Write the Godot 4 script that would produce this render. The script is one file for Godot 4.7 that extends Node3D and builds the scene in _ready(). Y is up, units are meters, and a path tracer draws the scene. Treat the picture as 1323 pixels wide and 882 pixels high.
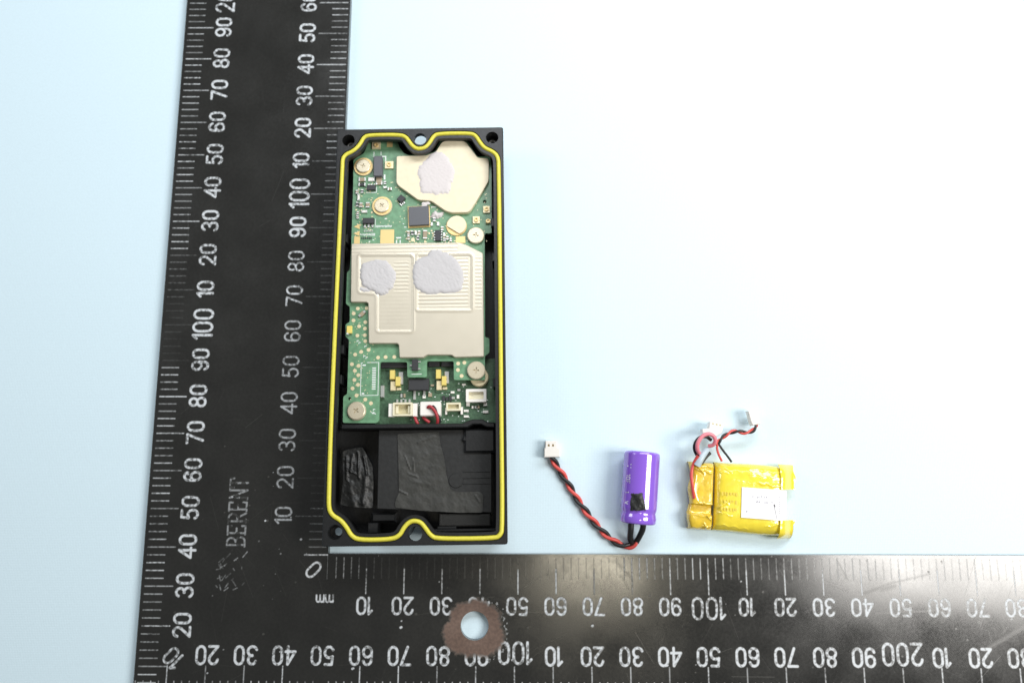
extends Node3D
# All lengths below are millimetres; U turns them into metres when a mesh is committed.
const U := 0.001
var rng := RandomNumberGenerator.new()
var noise := FastNoiseLite.new()
var M := {}

# ------------------------------------------------------------------ mesh builder
class MB:
	var st := SurfaceTool.new()
	var f = null            # maps a point of the builder's own space to node space (mm)
	var n := 0
	func _init(mapping = null) -> void:
		st.begin(Mesh.PRIMITIVE_TRIANGLES)
		f = mapping
	func p(v: Vector3) -> Vector3:
		return f.call(v) if f != null else v
	func put(a: Vector3, b: Vector3, c: Vector3, na: Vector3, nb: Vector3, nc: Vector3, ua := Vector2.ZERO, ub := Vector2.ZERO, uc := Vector2.ZERO) -> void:
		# a, b, c counter-clockwise seen from outside, already in node space
		st.set_normal(na); st.set_uv(ua); st.add_vertex(a * 0.001)
		st.set_normal(nc); st.set_uv(uc); st.add_vertex(c * 0.001)
		st.set_normal(nb); st.set_uv(ub); st.add_vertex(b * 0.001)
		n += 1
	func tri(a: Vector3, b: Vector3, c: Vector3, ua := Vector2.ZERO, ub := Vector2.ZERO, uc := Vector2.ZERO) -> void:
		a = p(a); b = p(b); c = p(c)
		var nn := (b - a).cross(c - a)
		if nn.length() < 1e-9:
			return
		nn = nn.normalized()
		put(a, b, c, nn, nn, nn, ua, ub, uc)
	func quad(a: Vector3, b: Vector3, c: Vector3, d: Vector3) -> void:
		tri(a, b, c)
		tri(a, c, d)
	# grid of node-space points with smooth normals; rows[i][j]
	func grid(rows: Array, wrap_j := false, flip := false) -> void:
		var ni := rows.size()
		var nj: int = rows[0].size()
		var nr := []
		for i in ni:
			var r := PackedVector3Array()
			for j in nj:
				var i0 := maxi(i - 1, 0)
				var i1 := mini(i + 1, ni - 1)
				var j0 := (j - 1 + nj) % nj if wrap_j else maxi(j - 1, 0)
				var j1 := (j + 1) % nj if wrap_j else mini(j + 1, nj - 1)
				var nn: Vector3 = (rows[i1][j] - rows[i0][j]).cross(rows[i][j1] - rows[i][j0])
				if nn.length() < 1e-12:
					nn = Vector3.UP
				r.append(nn.normalized() * (-1.0 if flip else 1.0))
			nr.append(r)
		for i in ni - 1:
			for j in (nj if wrap_j else nj - 1):
				var k := (j + 1) % nj
				var a: Vector3 = rows[i][j]
				var b: Vector3 = rows[i + 1][j]
				var c: Vector3 = rows[i + 1][k]
				var d: Vector3 = rows[i][k]
				if flip:
					put(a, d, c, nr[i][j], nr[i][k], nr[i + 1][k])
					put(a, c, b, nr[i][j], nr[i + 1][k], nr[i + 1][j])
				else:
					put(a, b, c, nr[i][j], nr[i + 1][j], nr[i + 1][k])
					put(a, c, d, nr[i][j], nr[i + 1][k], nr[i][k])
	func tube(path: PackedVector3Array, r: float, seg := 10, r_end := -1.0) -> void:
		var rows := []
		var side := Vector3.ZERO
		for i in path.size():
			var t := (path[mini(i + 1, path.size() - 1)] - path[maxi(i - 1, 0)]).normalized()
			if side == Vector3.ZERO:
				side = t.cross(Vector3.UP if absf(t.y) < 0.9 else Vector3.RIGHT).normalized()
			side = (side - t * side.dot(t)).normalized()
			var up := side.cross(t)
			var rr := r if r_end < 0.0 else lerpf(r, r_end, float(i) / (path.size() - 1))
			var row := PackedVector3Array()
			for k in seg:
				var a := TAU * k / seg
				row.append(path[i] + (side * cos(a) + up * sin(a)) * rr)
			rows.append(row)
		grid(rows, true, false)
		for e in [0, path.size() - 1]:
			for k in range(1, seg - 1):
				var nn: Vector3 = (path[1] - path[0]).normalized() * -1.0 if e == 0 else (path[e] - path[e - 1]).normalized()
				put(rows[e][0], rows[e][k], rows[e][k + 1], nn, nn, nn)
	func mesh() -> ArrayMesh:
		return st.commit()

# ------------------------------------------------------------------ names and tags
func obj(called: String, mb: MB, m: Material, parent: Node) -> MeshInstance3D:
	var o := MeshInstance3D.new()
	o.name = called
	o.mesh = mb.mesh()
	o.material_override = m
	parent.add_child(o, true)
	return o

func thing(called: String, label: String, category: String, at: Vector3, turn := 0.0) -> Node3D:
	var o := Node3D.new()
	o.name = called
	o.position = at * U
	o.rotation.y = turn
	o.set_meta("label", label)
	o.set_meta("category", category)
	add_child(o, true)
	return o

# ------------------------------------------------------------------ materials
func mat(c: Color, rough: float, metal := 0.0, spec := 0.5) -> StandardMaterial3D:
	var m := StandardMaterial3D.new()
	m.albedo_color = c.linear_to_srgb()
	m.roughness = rough
	m.metallic = metal
	m.metallic_specular = spec
	return m

func grain(m: StandardMaterial3D, per_metre: float, lo: float, hi: float, relief := 0.0, freq := 0.02, sd := 1) -> StandardMaterial3D:
	# triplanar noise: a little unevenness in tone, and relief of the given height in mm
	var key := "n%d_%.3f" % [sd, freq]
	if not M.has(key):
		var fn := FastNoiseLite.new()
		fn.seed = sd
		fn.frequency = freq
		fn.fractal_octaves = 4
		var im := fn.get_seamless_image(256, 256)
		M[key] = im
	var src: Image = M[key]
	var out := Image.create(256, 256, false, Image.FORMAT_RGB8)
	for y in 256:
		for x in 256:
			var v := lerpf(lo, hi, src.get_pixel(x, y).r)
			out.set_pixel(x, y, Color(v, v, v))
	m.albedo_texture = ImageTexture.create_from_image(out)
	m.uv1_triplanar = true
	m.uv1_scale = Vector3.ONE * per_metre
	if relief > 0.0:
		m.heightmap_enabled = true
		m.heightmap_texture = ImageTexture.create_from_image(src)
		m.heightmap_scale = relief * 0.1
	return m

func make_materials() -> void:
	M.black = grain(mat(Color(0.013, 0.014, 0.015), 0.42), 60, 0.8, 1.0, 0.02, 0.06, 3)
	M.black_matt = grain(mat(Color(0.016, 0.017, 0.017), 0.6), 50, 0.7, 1.0, 0.03, 0.05, 4)
	M.gasket = grain(mat(Color(0.80, 0.73, 0.075), 0.42), 80, 0.9, 1.0, 0.01, 0.05, 19)
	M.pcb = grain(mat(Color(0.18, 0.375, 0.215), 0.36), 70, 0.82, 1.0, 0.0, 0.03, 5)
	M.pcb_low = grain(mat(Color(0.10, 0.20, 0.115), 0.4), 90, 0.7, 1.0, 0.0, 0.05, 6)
	M.gold = mat(Color(0.80, 0.60, 0.27), 0.4, 0.35)
	M.pad = mat(Color(0.83, 0.72, 0.47), 0.42, 0.3)
	M.bright_gold = mat(Color(0.92, 0.74, 0.22), 0.34, 0.3)
	M.amber_lens = mat(Color(0.88, 0.72, 0.20), 0.3)
	M.dull_red = mat(Color(0.40, 0.04, 0.05), 0.4)
	M.nickel = grain(mat(Color(0.78, 0.70, 0.52), 0.36, 0.45), 300, 0.9, 1.0, 0.0, 0.04, 7)
	M.dark_recess = mat(Color(0.30, 0.27, 0.2), 0.6, 0.3)
	M.tin = mat(Color(0.70, 0.70, 0.68), 0.3, 0.6)
	M.chip = grain(mat(Color(0.045, 0.046, 0.05), 0.45), 200, 0.8, 1.0, 0.0, 0.08, 8)
	M.chip_grey = grain(mat(Color(0.12, 0.125, 0.14), 0.4), 200, 0.88, 1.0, 0.0, 0.08, 8)
	M.resistor = mat(Color(0.36, 0.29, 0.2), 0.5)
	M.silk = mat(Color(0.78, 0.82, 0.80), 0.6)
	M.white_plastic = mat(Color(0.84, 0.81, 0.76), 0.42)
	M.cream_plastic = mat(Color(0.76, 0.71, 0.52), 0.45)
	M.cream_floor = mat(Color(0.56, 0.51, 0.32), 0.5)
	M.ceramic = grain(mat(Color(0.86, 0.77, 0.56), 0.5), 60, 0.95, 1.0, 0.0, 0.03, 9)
	M.putty = grain(mat(Color(0.585, 0.57, 0.575), 0.8), 130, 0.95, 1.0, 0.0, 0.045, 10)
	M.putty_pale = grain(mat(Color(0.70, 0.655, 0.645), 0.75), 130, 0.96, 1.0, 0.0, 0.04, 11)
	M.shield = grain(mat(Color(0.66, 0.60, 0.48), 0.42, 0.25), 160, 0.94, 1.0, 0.0, 0.06, 12)
	M.red_wire = mat(Color(0.68, 0.085, 0.07), 0.36)
	M.pink_wire = mat(Color(0.80, 0.24, 0.29), 0.34)
	M.black_wire = mat(Color(0.02, 0.02, 0.02), 0.4)
	M.grey_sleeve = mat(Color(0.48, 0.58, 0.64), 0.3)
	M.purple = mat(Color(0.27, 0.12, 0.70), 0.14, 0.0, 0.7)
	M.purple.clearcoat_enabled = true
	M.purple.clearcoat = 1.0
	M.purple.clearcoat_roughness = 0.07
	M.ink_white = mat(Color(0.72, 0.70, 0.82), 0.5)
	M.tape_black = grain(mat(Color(0.026, 0.027, 0.026), 0.46), 220, 0.6, 1.0, 0.0, 0.05, 13)
	M.tape_cloth = grain(mat(Color(0.064, 0.065, 0.058), 0.55), 240, 0.55, 1.0, 0.0, 0.07, 14)
	M.sponge = grain(mat(Color(0.06, 0.06, 0.056), 0.85), 260, 0.4, 1.0, 0.25, 0.09, 15)
	M.film = grain(mat(Color(0.97, 0.78, 0.055), 0.2, 0.0, 0.65), 90, 0.94, 1.0, 0.03, 0.02, 16)
	M.film.clearcoat_enabled = true
	M.film.clearcoat = 0.7
	M.film.clearcoat_roughness = 0.06
	M.film_amber = grain(mat(Color(0.95, 0.66, 0.05), 0.2, 0.0, 0.65), 90, 0.85, 1.0, 0.04, 0.02, 17)
	M.film_amber.clearcoat_enabled = true
	M.film_amber.clearcoat = 0.7
	M.film_amber.clearcoat_roughness = 0.06
	M.solder = mat(Color(0.85, 0.83, 0.78), 0.2, 0.6)

# ------------------------------------------------------------------ polygon helpers
func poly(xy: Array) -> PackedVector2Array:
	var r := PackedVector2Array()
	for i in range(0, xy.size(), 2):
		r.append(Vector2(xy[i], xy[i + 1]))
	return r

func circle(cx: float, cy: float, r: float, seg := 24, a0 := 0.0) -> PackedVector2Array:
	var o := PackedVector2Array()
	for i in seg:
		var a := a0 + TAU * i / seg
		o.append(Vector2(cx + cos(a) * r, cy + sin(a) * r))
	return o

func rect(x0: float, y0: float, x1: float, y1: float, turn := 0.0) -> PackedVector2Array:
	var c := Vector2(x0 + x1, y0 + y1) / 2
	var o := PackedVector2Array()
	for q in [Vector2(x0, y0), Vector2(x1, y0), Vector2(x1, y1), Vector2(x0, y1)]:
		o.append(c + (q - c).rotated(turn))
	return o

func chaikin(p: PackedVector2Array, times := 1, keep := 0.25) -> PackedVector2Array:
	for t in times:
		var o := PackedVector2Array()
		for i in p.size():
			var a := p[i]
			var b := p[(i + 1) % p.size()]
			o.append(a.lerp(b, keep))
			o.append(b.lerp(a, keep))
		p = o
	return p

func round_corners(p: PackedVector2Array, r: float, seg := 3) -> PackedVector2Array:
	var o := PackedVector2Array()
	for i in p.size():
		var a := p[(i - 1 + p.size()) % p.size()]
		var b := p[i]
		var c := p[(i + 1) % p.size()]
		var k := minf(r, minf(a.distance_to(b), c.distance_to(b)) * 0.45)
		var s := b + (a - b).normalized() * k
		var e := b + (c - b).normalized() * k
		for j in seg + 1:
			var t := float(j) / seg
			o.append(s.lerp(b, t).lerp(b.lerp(e, t), t))
	return o

func area2(p: PackedVector2Array) -> float:
	var s := 0.0
	for i in p.size():
		s += p[i].cross(p[(i + 1) % p.size()])
	return s

func ccw(p: PackedVector2Array) -> PackedVector2Array:
	var q := p.duplicate()
	if area2(q) < 0:
		q.reverse()
	return q

func grow(p: PackedVector2Array, d: float) -> PackedVector2Array:
	var best := PackedVector2Array()
	for q in Geometry2D.offset_polygon(p, d, Geometry2D.JOIN_MITER):
		if absf(area2(q)) > absf(area2(best)) or best.is_empty():
			best = q
	return best

func inset(p: PackedVector2Array, d: float) -> PackedVector2Array:
	# the same number of points, each moved inwards; p counter-clockwise
	var o := PackedVector2Array()
	for i in p.size():
		var a := p[(i - 1 + p.size()) % p.size()]
		var b := p[i]
		var c := p[(i + 1) % p.size()]
		var n0 := (b - a).normalized().orthogonal() * -1.0
		var n1 := (c - b).normalized().orthogonal() * -1.0
		var m := (n0 + n1)
		m = m / maxf(m.length_squared() / 2.0, 0.5)
		o.append(b + m * d)
	return o

func earcut(outer: PackedVector2Array, holes := []) -> Array:
	var pts := ccw(outer)
	var hs := []
	for h in holes:
		var q := ccw(h)
		q.reverse()
		hs.append(q)
	hs.sort_custom(func(a, b): return _maxx(a) > _maxx(b))
	for k in hs.size():
		var h: PackedVector2Array = hs[k]
		var hi := 0
		for i in h.size():
			if h[i].x > h[hi].x:
				hi = i
		var order := range(pts.size())
		var hp := h[hi]
		order.sort_custom(func(a, b): return pts[a].distance_squared_to(hp) < pts[b].distance_squared_to(hp))
		var got := -1
		for c in order:
			if _sees(hp, pts[c], pts, hs.slice(k)):
				got = c
				break
		if got < 0:
			continue
		var o := PackedVector2Array()
		for i in got + 1:
			o.append(pts[i])
		for i in h.size() + 1:
			o.append(h[(hi + i) % h.size()])
		for i in range(got, pts.size()):
			o.append(pts[i])
		pts = o
	var idx := range(pts.size())
	var out := PackedInt32Array()
	var guard := 0
	while idx.size() > 3 and guard < 3:
		var cut := false
		var i := 0
		while i < idx.size() and idx.size() > 3:
			var n := idx.size()
			var ia: int = idx[(i - 1 + n) % n]
			var ib: int = idx[i]
			var ic: int = idx[(i + 1) % n]
			var a := pts[ia]
			var b := pts[ib]
			var c := pts[ic]
			var x := (b - a).cross(c - b)
			var ear := x > 1e-9 or (guard > 0 and x > -1e-9)
			if ear and guard < 2:
				for j in idx:
					if j == ia or j == ib or j == ic:
						continue
					var q := pts[j]
					if q == a or q == b or q == c:
						continue
					if (b - a).cross(q - a) > -1e-10 and (c - b).cross(q - b) > -1e-10 and (a - c).cross(q - c) > -1e-10:
						ear = false
						break
			if ear:
				out.append_array([ia, ib, ic])
				idx.remove_at(i)
				cut = true
				i = maxi(i - 1, 0)
			else:
				i += 1
		if not cut:
			guard += 1
	if idx.size() == 3:
		out.append_array([idx[0], idx[1], idx[2]])
	return [pts, out]

func _maxx(p: PackedVector2Array) -> float:
	var m := -1e9
	for q in p:
		m = maxf(m, q.x)
	return m

func _sees(a: Vector2, b: Vector2, pts: PackedVector2Array, hs: Array) -> bool:
	for s in [pts] + hs:
		for i in s.size():
			var c: Vector2 = s[i]
			var d: Vector2 = s[(i + 1) % s.size()]
			if c == a or d == a or c == b or d == b:
				continue
			if Geometry2D.segment_intersects_segment(a, b, c, d) != null:
				return false
	return true

# polygon space is (x, y) with y running down the page; the third coordinate is the height h above the plane.
# Every mapping takes Vector3(x, y, h) and gives node space.
func cap(mb: MB, outer: PackedVector2Array, h: float, holes := [], down := false) -> void:
	var e := earcut(outer, holes)
	var pts: PackedVector2Array = e[0]
	var ix: PackedInt32Array = e[1]
	for i in range(0, ix.size(), 3):
		var a := Vector3(pts[ix[i]].x, pts[ix[i]].y, h)
		var b := Vector3(pts[ix[i + 1]].x, pts[ix[i + 1]].y, h)
		var c := Vector3(pts[ix[i + 2]].x, pts[ix[i + 2]].y, h)
		# page space is left-handed (y down), so a CCW polygon faces down
		if down:
			mb.tri(a, b, c)
		else:
			mb.tri(a, c, b)

func skirt(mb: MB, outline: PackedVector2Array, h0: Variant, h1: Variant, inward := false, top_outline := PackedVector2Array()) -> void:
	# wall from h1 (top) to h0 (bottom); h may be a number or a Callable of the point
	var p := ccw(outline)
	var q := p if top_outline.is_empty() else top_outline
	for i in p.size():
		var k := (i + 1) % p.size()
		var a := Vector3(p[i].x, p[i].y, h0.call(p[i]) if h0 is Callable else h0)
		var b := Vector3(p[k].x, p[k].y, h0.call(p[k]) if h0 is Callable else h0)
		var c := Vector3(q[k].x, q[k].y, h1)
		var d := Vector3(q[i].x, q[i].y, h1)
		if inward:
			mb.quad(a, b, c, d)
		else:
			mb.quad(a, d, c, b)

func prism(mb: MB, outline: PackedVector2Array, h0: float, h1: float, bevel := 0.0, holes := []) -> void:
	var p := ccw(outline)
	if bevel > 0.0:
		var q := inset(p, bevel)
		skirt(mb, p, h0, h1 - bevel)
		skirt(mb, p, h1 - bevel, h1, false, q)
		cap(mb, q, h1, holes)
	else:
		skirt(mb, p, h0, h1)
		cap(mb, p, h1, holes)
	for h in holes:
		skirt(mb, h, h0, h1, true)
	cap(mb, p, h0, holes, true)

func blob(mb: MB, outline: PackedVector2Array, h0: float, hh: float, rough: float, sd: int, rings := 16) -> void:
	# a dab of soft putty: rounded edge, uneven top
	var p := ccw(chaikin(outline, 3))
	var c := Vector2.ZERO
	for q in p:
		c += q
	c /= p.size()
	noise.seed = sd
	noise.frequency = 0.5
	for i in p.size():      # a ragged, smeared edge
		var away := (p[i] - c).normalized()
		p[i] += away * (0.45 * noise.get_noise_2d(p[i].x * 1.5, p[i].y * 1.5) + 0.3 * noise.get_noise_2d(p[i].x * 4.0, p[i].y * 4.0))
	var lo := p[0]
	var hi := p[0]
	for q in p:
		lo = lo.min(q)
		hi = hi.max(q)
	var cell := 0.28
	lo -= Vector2(cell, cell)
	var nx := int((hi.x - lo.x) / cell) + 3
	var ny := int((hi.y - lo.y) / cell) + 3
	var hs := PackedFloat32Array()
	for j in ny:
		for i in nx:
			var s := lo + Vector2(i, j) * cell
			var d := 9.0
			for k in p.size():
				d = minf(d, seg_d(s, p[k], p[(k + 1) % p.size()]))
			if not Geometry2D.is_point_in_polygon(s, p):
				d = 0.0
			var dab := smoothstep(0.0, 0.14, absf(noise.get_noise_2d(s.x * 0.8 + 20.0, s.y * 0.8)))
			var pit := maxf(noise.get_noise_2d(s.x * 5.0, s.y * 5.0) - 0.2, 0.0) * smoothstep(-0.1, 0.4, noise.get_noise_2d(s.x * 0.5, s.y * 0.5 + 9.0))
			hs.append(h0 + hh * (1.0 - exp(-d / 0.32)) * (0.8 + rough * 0.7 * dab + rough * 0.4 * noise.get_noise_2d(s.x * 1.0, s.y * 1.0) - pit * 0.5))
	var at := func(q: Vector2) -> Array:
		var g := (q - lo) / cell
		var i := clampi(int(g.x), 1, nx - 3)
		var j := clampi(int(g.y), 1, ny - 3)
		var fx := g.x - i
		var fy := g.y - j
		var h := lerpf(lerpf(hs[j * nx + i], hs[j * nx + i + 1], fx), lerpf(hs[(j + 1) * nx + i], hs[(j + 1) * nx + i + 1], fx), fy)
		var ii := clampi(int(g.x + 0.5), 1, nx - 2)
		var jj := clampi(int(g.y + 0.5), 1, ny - 2)
		var gx := (hs[jj * nx + ii + 1] - hs[jj * nx + ii - 1]) / (2.0 * cell)
		var gy := (hs[(jj + 1) * nx + ii] - hs[(jj - 1) * nx + ii]) / (2.0 * cell)
		var n := (mb.p(Vector3(-gx, -gy, 1.0)) - mb.p(Vector3.ZERO)).normalized()
		return [mb.p(Vector3(q.x, q.y, h)), n]
	for j in range(0, ny - 1):
		for i in range(0, nx - 1):
			var a := lo + Vector2(i, j) * cell
			var sq := PackedVector2Array([a, a + Vector2(cell, 0), a + Vector2(cell, cell), a + Vector2(0, cell)])
			for piece in Geometry2D.intersect_polygons(sq, p):
				var pc := ccw(piece)
				for k in range(1, pc.size() - 1):
					var v0 = at.call(pc[0])
					var v1 = at.call(pc[k + 1])
					var v2 = at.call(pc[k])
					mb.put(v0[0], v1[0], v2[0], v0[1], v1[1], v2[1])

# ------------------------------------------------------------------ stroke lettering (flat print)
func arc(cx: float, cy: float, rx: float, ry: float, a0: float, a1: float, n := 10) -> PackedVector2Array:
	var o := PackedVector2Array()
	for i in n + 1:
		var a := deg_to_rad(lerpf(a0, a1, float(i) / n))
		o.append(Vector2(cx + cos(a) * rx, cy + sin(a) * ry))
	return o

func glyph(ch: String) -> Array:
	match ch:
		"0":
			var z := arc(0.28, 0.70, 0.25, 0.30, 0, 180)
			z.append_array(arc(0.28, 0.30, 0.25, 0.30, 180, 360))
			z.append(Vector2(0.53, 0.70))
			return [z]
		"1": return [poly([0.02, 0.80, 0.22, 1.0, 0.22, 0.0])]
		"2":
			var z := arc(0.28, 0.72, 0.25, 0.28, 175, -35)
			z.append_array(poly([0.03, 0.0, 0.55, 0.0]))
			return [z]
		"3":
			return [arc(0.26, 0.75, 0.23, 0.25, 160, -90), arc(0.26, 0.26, 0.27, 0.26, 90, -160)]
		"4": return [poly([0.43, 0.0, 0.43, 1.0, 0.0, 0.28, 0.57, 0.28])]
		"5":
			var z := poly([0.50, 1.0, 0.10, 1.0, 0.06, 0.55])
			z.append_array(arc(0.27, 0.31, 0.26, 0.31, 120, -155))
			return [z]
		"6":
			var z := arc(0.28, 0.70, 0.25, 0.30, 20, 180)
			z.append_array(arc(0.28, 0.29, 0.25, 0.29, 180, 540, 16))
			return [z]
		"7": return [poly([0.02, 1.0, 0.55, 1.0, 0.18, 0.0])]
		"8": return [arc(0.28, 0.75, 0.22, 0.25, 0, 360, 14), arc(0.28, 0.26, 0.26, 0.26, 0, 360, 14)]
		"9":
			var z := arc(0.28, 0.30, 0.25, 0.30, 200, 360)
			z.append_array(arc(0.28, 0.71, 0.25, 0.29, 0, 360, 16))
			return [z]
		"m":
			var z := poly([0.0, 0.0, 0.0, 1.0])
			var y := arc(0.3, 0.62, 0.3, 0.38, 180, 0, 6)
			y.append(Vector2(0.6, 0.0))
			var x := arc(0.9, 0.62, 0.3, 0.38, 180, 0, 6)
			x.append(Vector2(1.2, 0.0))
			return [z, y, x]
		"B":
			var z := poly([0.0, 0.0, 0.1, 0.0, 0.1, 1.0, 0.0, 1.0, 0.3, 1.0])
			z.append_array(arc(0.3, 0.76, 0.24, 0.24, 90, -90, 8))
			z.append_array(arc(0.32, 0.26, 0.28, 0.26, 90, -90, 8))
			z.append(Vector2(0.1, 0.0))
			return [z]
		"E": return [poly([0.55, 0.2, 0.55, 0.0, 0.0, 0.0, 0.1, 0.0, 0.1, 1.0, 0.0, 1.0, 0.55, 1.0, 0.55, 0.8]), poly([0.1, 0.5, 0.4, 0.5])]
		"R":
			var z := poly([0.0, 0.0, 0.2, 0.0, 0.1, 0.0, 0.1, 1.0, 0.0, 1.0, 0.3, 1.0])
			z.append_array(arc(0.32, 0.75, 0.25, 0.25, 90, -90, 8))
			z.append_array(poly([0.1, 0.5, 0.3, 0.5, 0.62, 0.0]))
			return [z]
		"N": return [poly([0.0, 0.0, 0.1, 0.0, 0.1, 1.0, 0.58, 0.0, 0.58, 1.0, 0.66, 1.0])]
		"T": return [poly([0.0, 0.8, 0.0, 1.0, 0.6, 1.0, 0.6, 0.8]), poly([0.3, 1.0, 0.3, 0.0])]
		"V": return [poly([0.0, 1.0, 0.3, 0.0, 0.6, 1.0])]
		"F": return [poly([0.05, 0.0, 0.05, 1.0, 0.55, 1.0]), poly([0.05, 0.52, 0.45, 0.52])]
		"u": return [poly([0.05, 0.7, 0.05, 0.15, 0.2, 0.0, 0.4, 0.05, 0.48, 0.2, 0.48, 0.7, 0.48, 0.0])]
	return []

func advance(ch: String) -> float:
	return {"1": 0.42, "m": 1.5}.get(ch, 0.76)

class Sheet:
	# a printed surface: how much white paint and how many scratches each texel carries
	var w := 0
	var h := 0
	var s := 7.8
	var top := 0.0
	var paint := PackedByteArray()
	var scratch := PackedByteArray()
	func _init(mm_w: float, y0: float, y1: float) -> void:
		w = int(mm_w * s); top = y1; h = int((y1 - y0) * s)
		paint.resize(w * h)
		scratch.resize(w * h)
	func uv(p: Vector2) -> Vector2:
		return Vector2(p.x * s / w, (top - p.y) * s / h)
	func line(a: Vector2, b: Vector2, r: float, strength := 255.0, on_scratch := false, soft := 0.2) -> void:
		var x0 := maxi(int((minf(a.x, b.x) - r - 0.4) * s), 0)
		var x1 := mini(int((maxf(a.x, b.x) + r + 0.4) * s) + 1, w - 1)
		var y0 := maxi(int((top - maxf(a.y, b.y) - r - 0.4) * s), 0)
		var y1 := mini(int((top - minf(a.y, b.y) + r + 0.4) * s) + 1, h - 1)
		var ab := b - a
		var l2 := maxf(ab.length_squared(), 1e-9)
		for y in range(y0, y1 + 1):
			for x in range(x0, x1 + 1):
				var q := Vector2((x + 0.5) / s, top - (y + 0.5) / s)
				var t := clampf((q - a).dot(ab) / l2, 0.0, 1.0)
				var v := clampf((r - q.distance_to(a + ab * t)) / soft + 0.5, 0.0, 1.0) * strength
				if v > 0.0:
					var k := y * w + x
					if on_scratch:
						scratch[k] = maxi(scratch[k], int(v))
					else:
						paint[k] = maxi(paint[k], int(v))

	func rub(c: Vector2, r: float) -> void:
		for y in range(int((top - c.y - r) * s), int((top - c.y + r) * s)):
			for x in range(int((c.x - r) * s), int((c.x + r) * s)):
				var q := Vector2((x + 0.5) / s, top - (y + 0.5) / s)
				if q.distance_to(c) < r: paint[y * w + x] = paint[y * w + x] / 4

func write(sh: Sheet, text: String, at: Vector2, dir: Vector2, up: Vector2, size: float, r: float, strength := 255.0, squeeze := 1.0) -> void:
	var total := -0.2
	for ch in text:
		total += advance(ch)
	var x := -total / 2.0
	for ch in text:
		for stroke in glyph(ch):
			for i in stroke.size() - 1:
				var a: Vector2 = at + dir * (x + stroke[i].x) * size * squeeze + up * (stroke[i].y - 0.5) * size
				var b: Vector2 = at + dir * (x + stroke[i + 1].x) * size * squeeze + up * (stroke[i + 1].y - 0.5) * size
				sh.line(a, b, r, strength)
		x += advance(ch)

func ruler_material(sh: Sheet, sd: int, hole := Vector2(-999, 0)) -> StandardMaterial3D:
	var fine := FastNoiseLite.new()
	fine.seed = sd
	fine.frequency = 0.9
	fine.fractal_octaves = 3
	var broad := FastNoiseLite.new()
	broad.seed = sd + 1
	broad.frequency = 0.06
	broad.fractal_octaves = 4
	var col := PackedByteArray()
	col.resize(sh.w * sh.h * 3)
	var rou := PackedByteArray()
	rou.resize(sh.w * sh.h)
	var k := 0
	for y in sh.h:
		for x in sh.w:
			var px := x / sh.s
			var py := sh.top - y / sh.s
			var nf := fine.get_noise_2d(px, py)
			var nb := broad.get_noise_2d(px, py)
			var wear := clampf(0.9 + nf * 0.8 + nb * 0.5, 0.2, 1.0)
			var pa := sh.paint[k] / 255.0 * wear
			var sc := sh.scratch[k] / 255.0
			var base := 37.0 + nb * 4.0 + nf * 3.0 + 3.0 + sc * 26.0
			var rr := 46.0 + nb * 15.0 + nf * 6.0 + sc * 60.0
			var r := base
			var g := base
			var b := base * 0.95
			if hole.x > -900.0:
				var d := Vector2(px, py) - hole
				var ds := d.length()
				if ds < 13.0:
					var edge := 7.9 + broad.get_noise_2d(cos(d.angle()) * 11.0 + 50.0, sin(d.angle()) * 11.0) * 2.6 - 0.9 * d.y / maxf(ds, 0.1) + nf * 0.5
					var st := clampf((edge - ds) / 1.1, 0.0, 1.0)
					if st > 0.0:
						r = lerpf(r, 94.0 + nf * 16.0 + nb * 20.0, st)
						g = lerpf(g, 74.0 + nf * 14.0 + nb * 20.0, st)
						b = lerpf(b, 63.0 + nf * 12.0 + nb * 20.0, st)
						rr = lerpf(rr, 215.0, st)
						pa *= 1.0 - st
					elif ds < edge + 0.7 and nf > 0.2 and d.x > 3.0:
						pa = maxf(pa, 0.55)
			r = lerpf(r, 204.0, pa)
			g = lerpf(g, 209.0, pa)
			b = lerpf(b, 213.0, pa)
			col[k * 3] = clampi(int(r), 0, 255)
			col[k * 3 + 1] = clampi(int(g), 0, 255)
			col[k * 3 + 2] = clampi(int(b), 0, 255)
			rou[k] = clampi(int(lerpf(rr, 150.0, pa)), 0, 255)
			k += 1
	var m := StandardMaterial3D.new()
	m.albedo_texture = ImageTexture.create_from_image(Image.create_from_data(sh.w, sh.h, false, Image.FORMAT_RGB8, col))
	m.roughness = 1.0
	m.roughness_texture = ImageTexture.create_from_image(Image.create_from_data(sh.w, sh.h, false, Image.FORMAT_L8, rou))
	m.roughness_texture_channel = BaseMaterial3D.TEXTURE_CHANNEL_RED
	m.metallic_specular = 0.65
	return m

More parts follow.
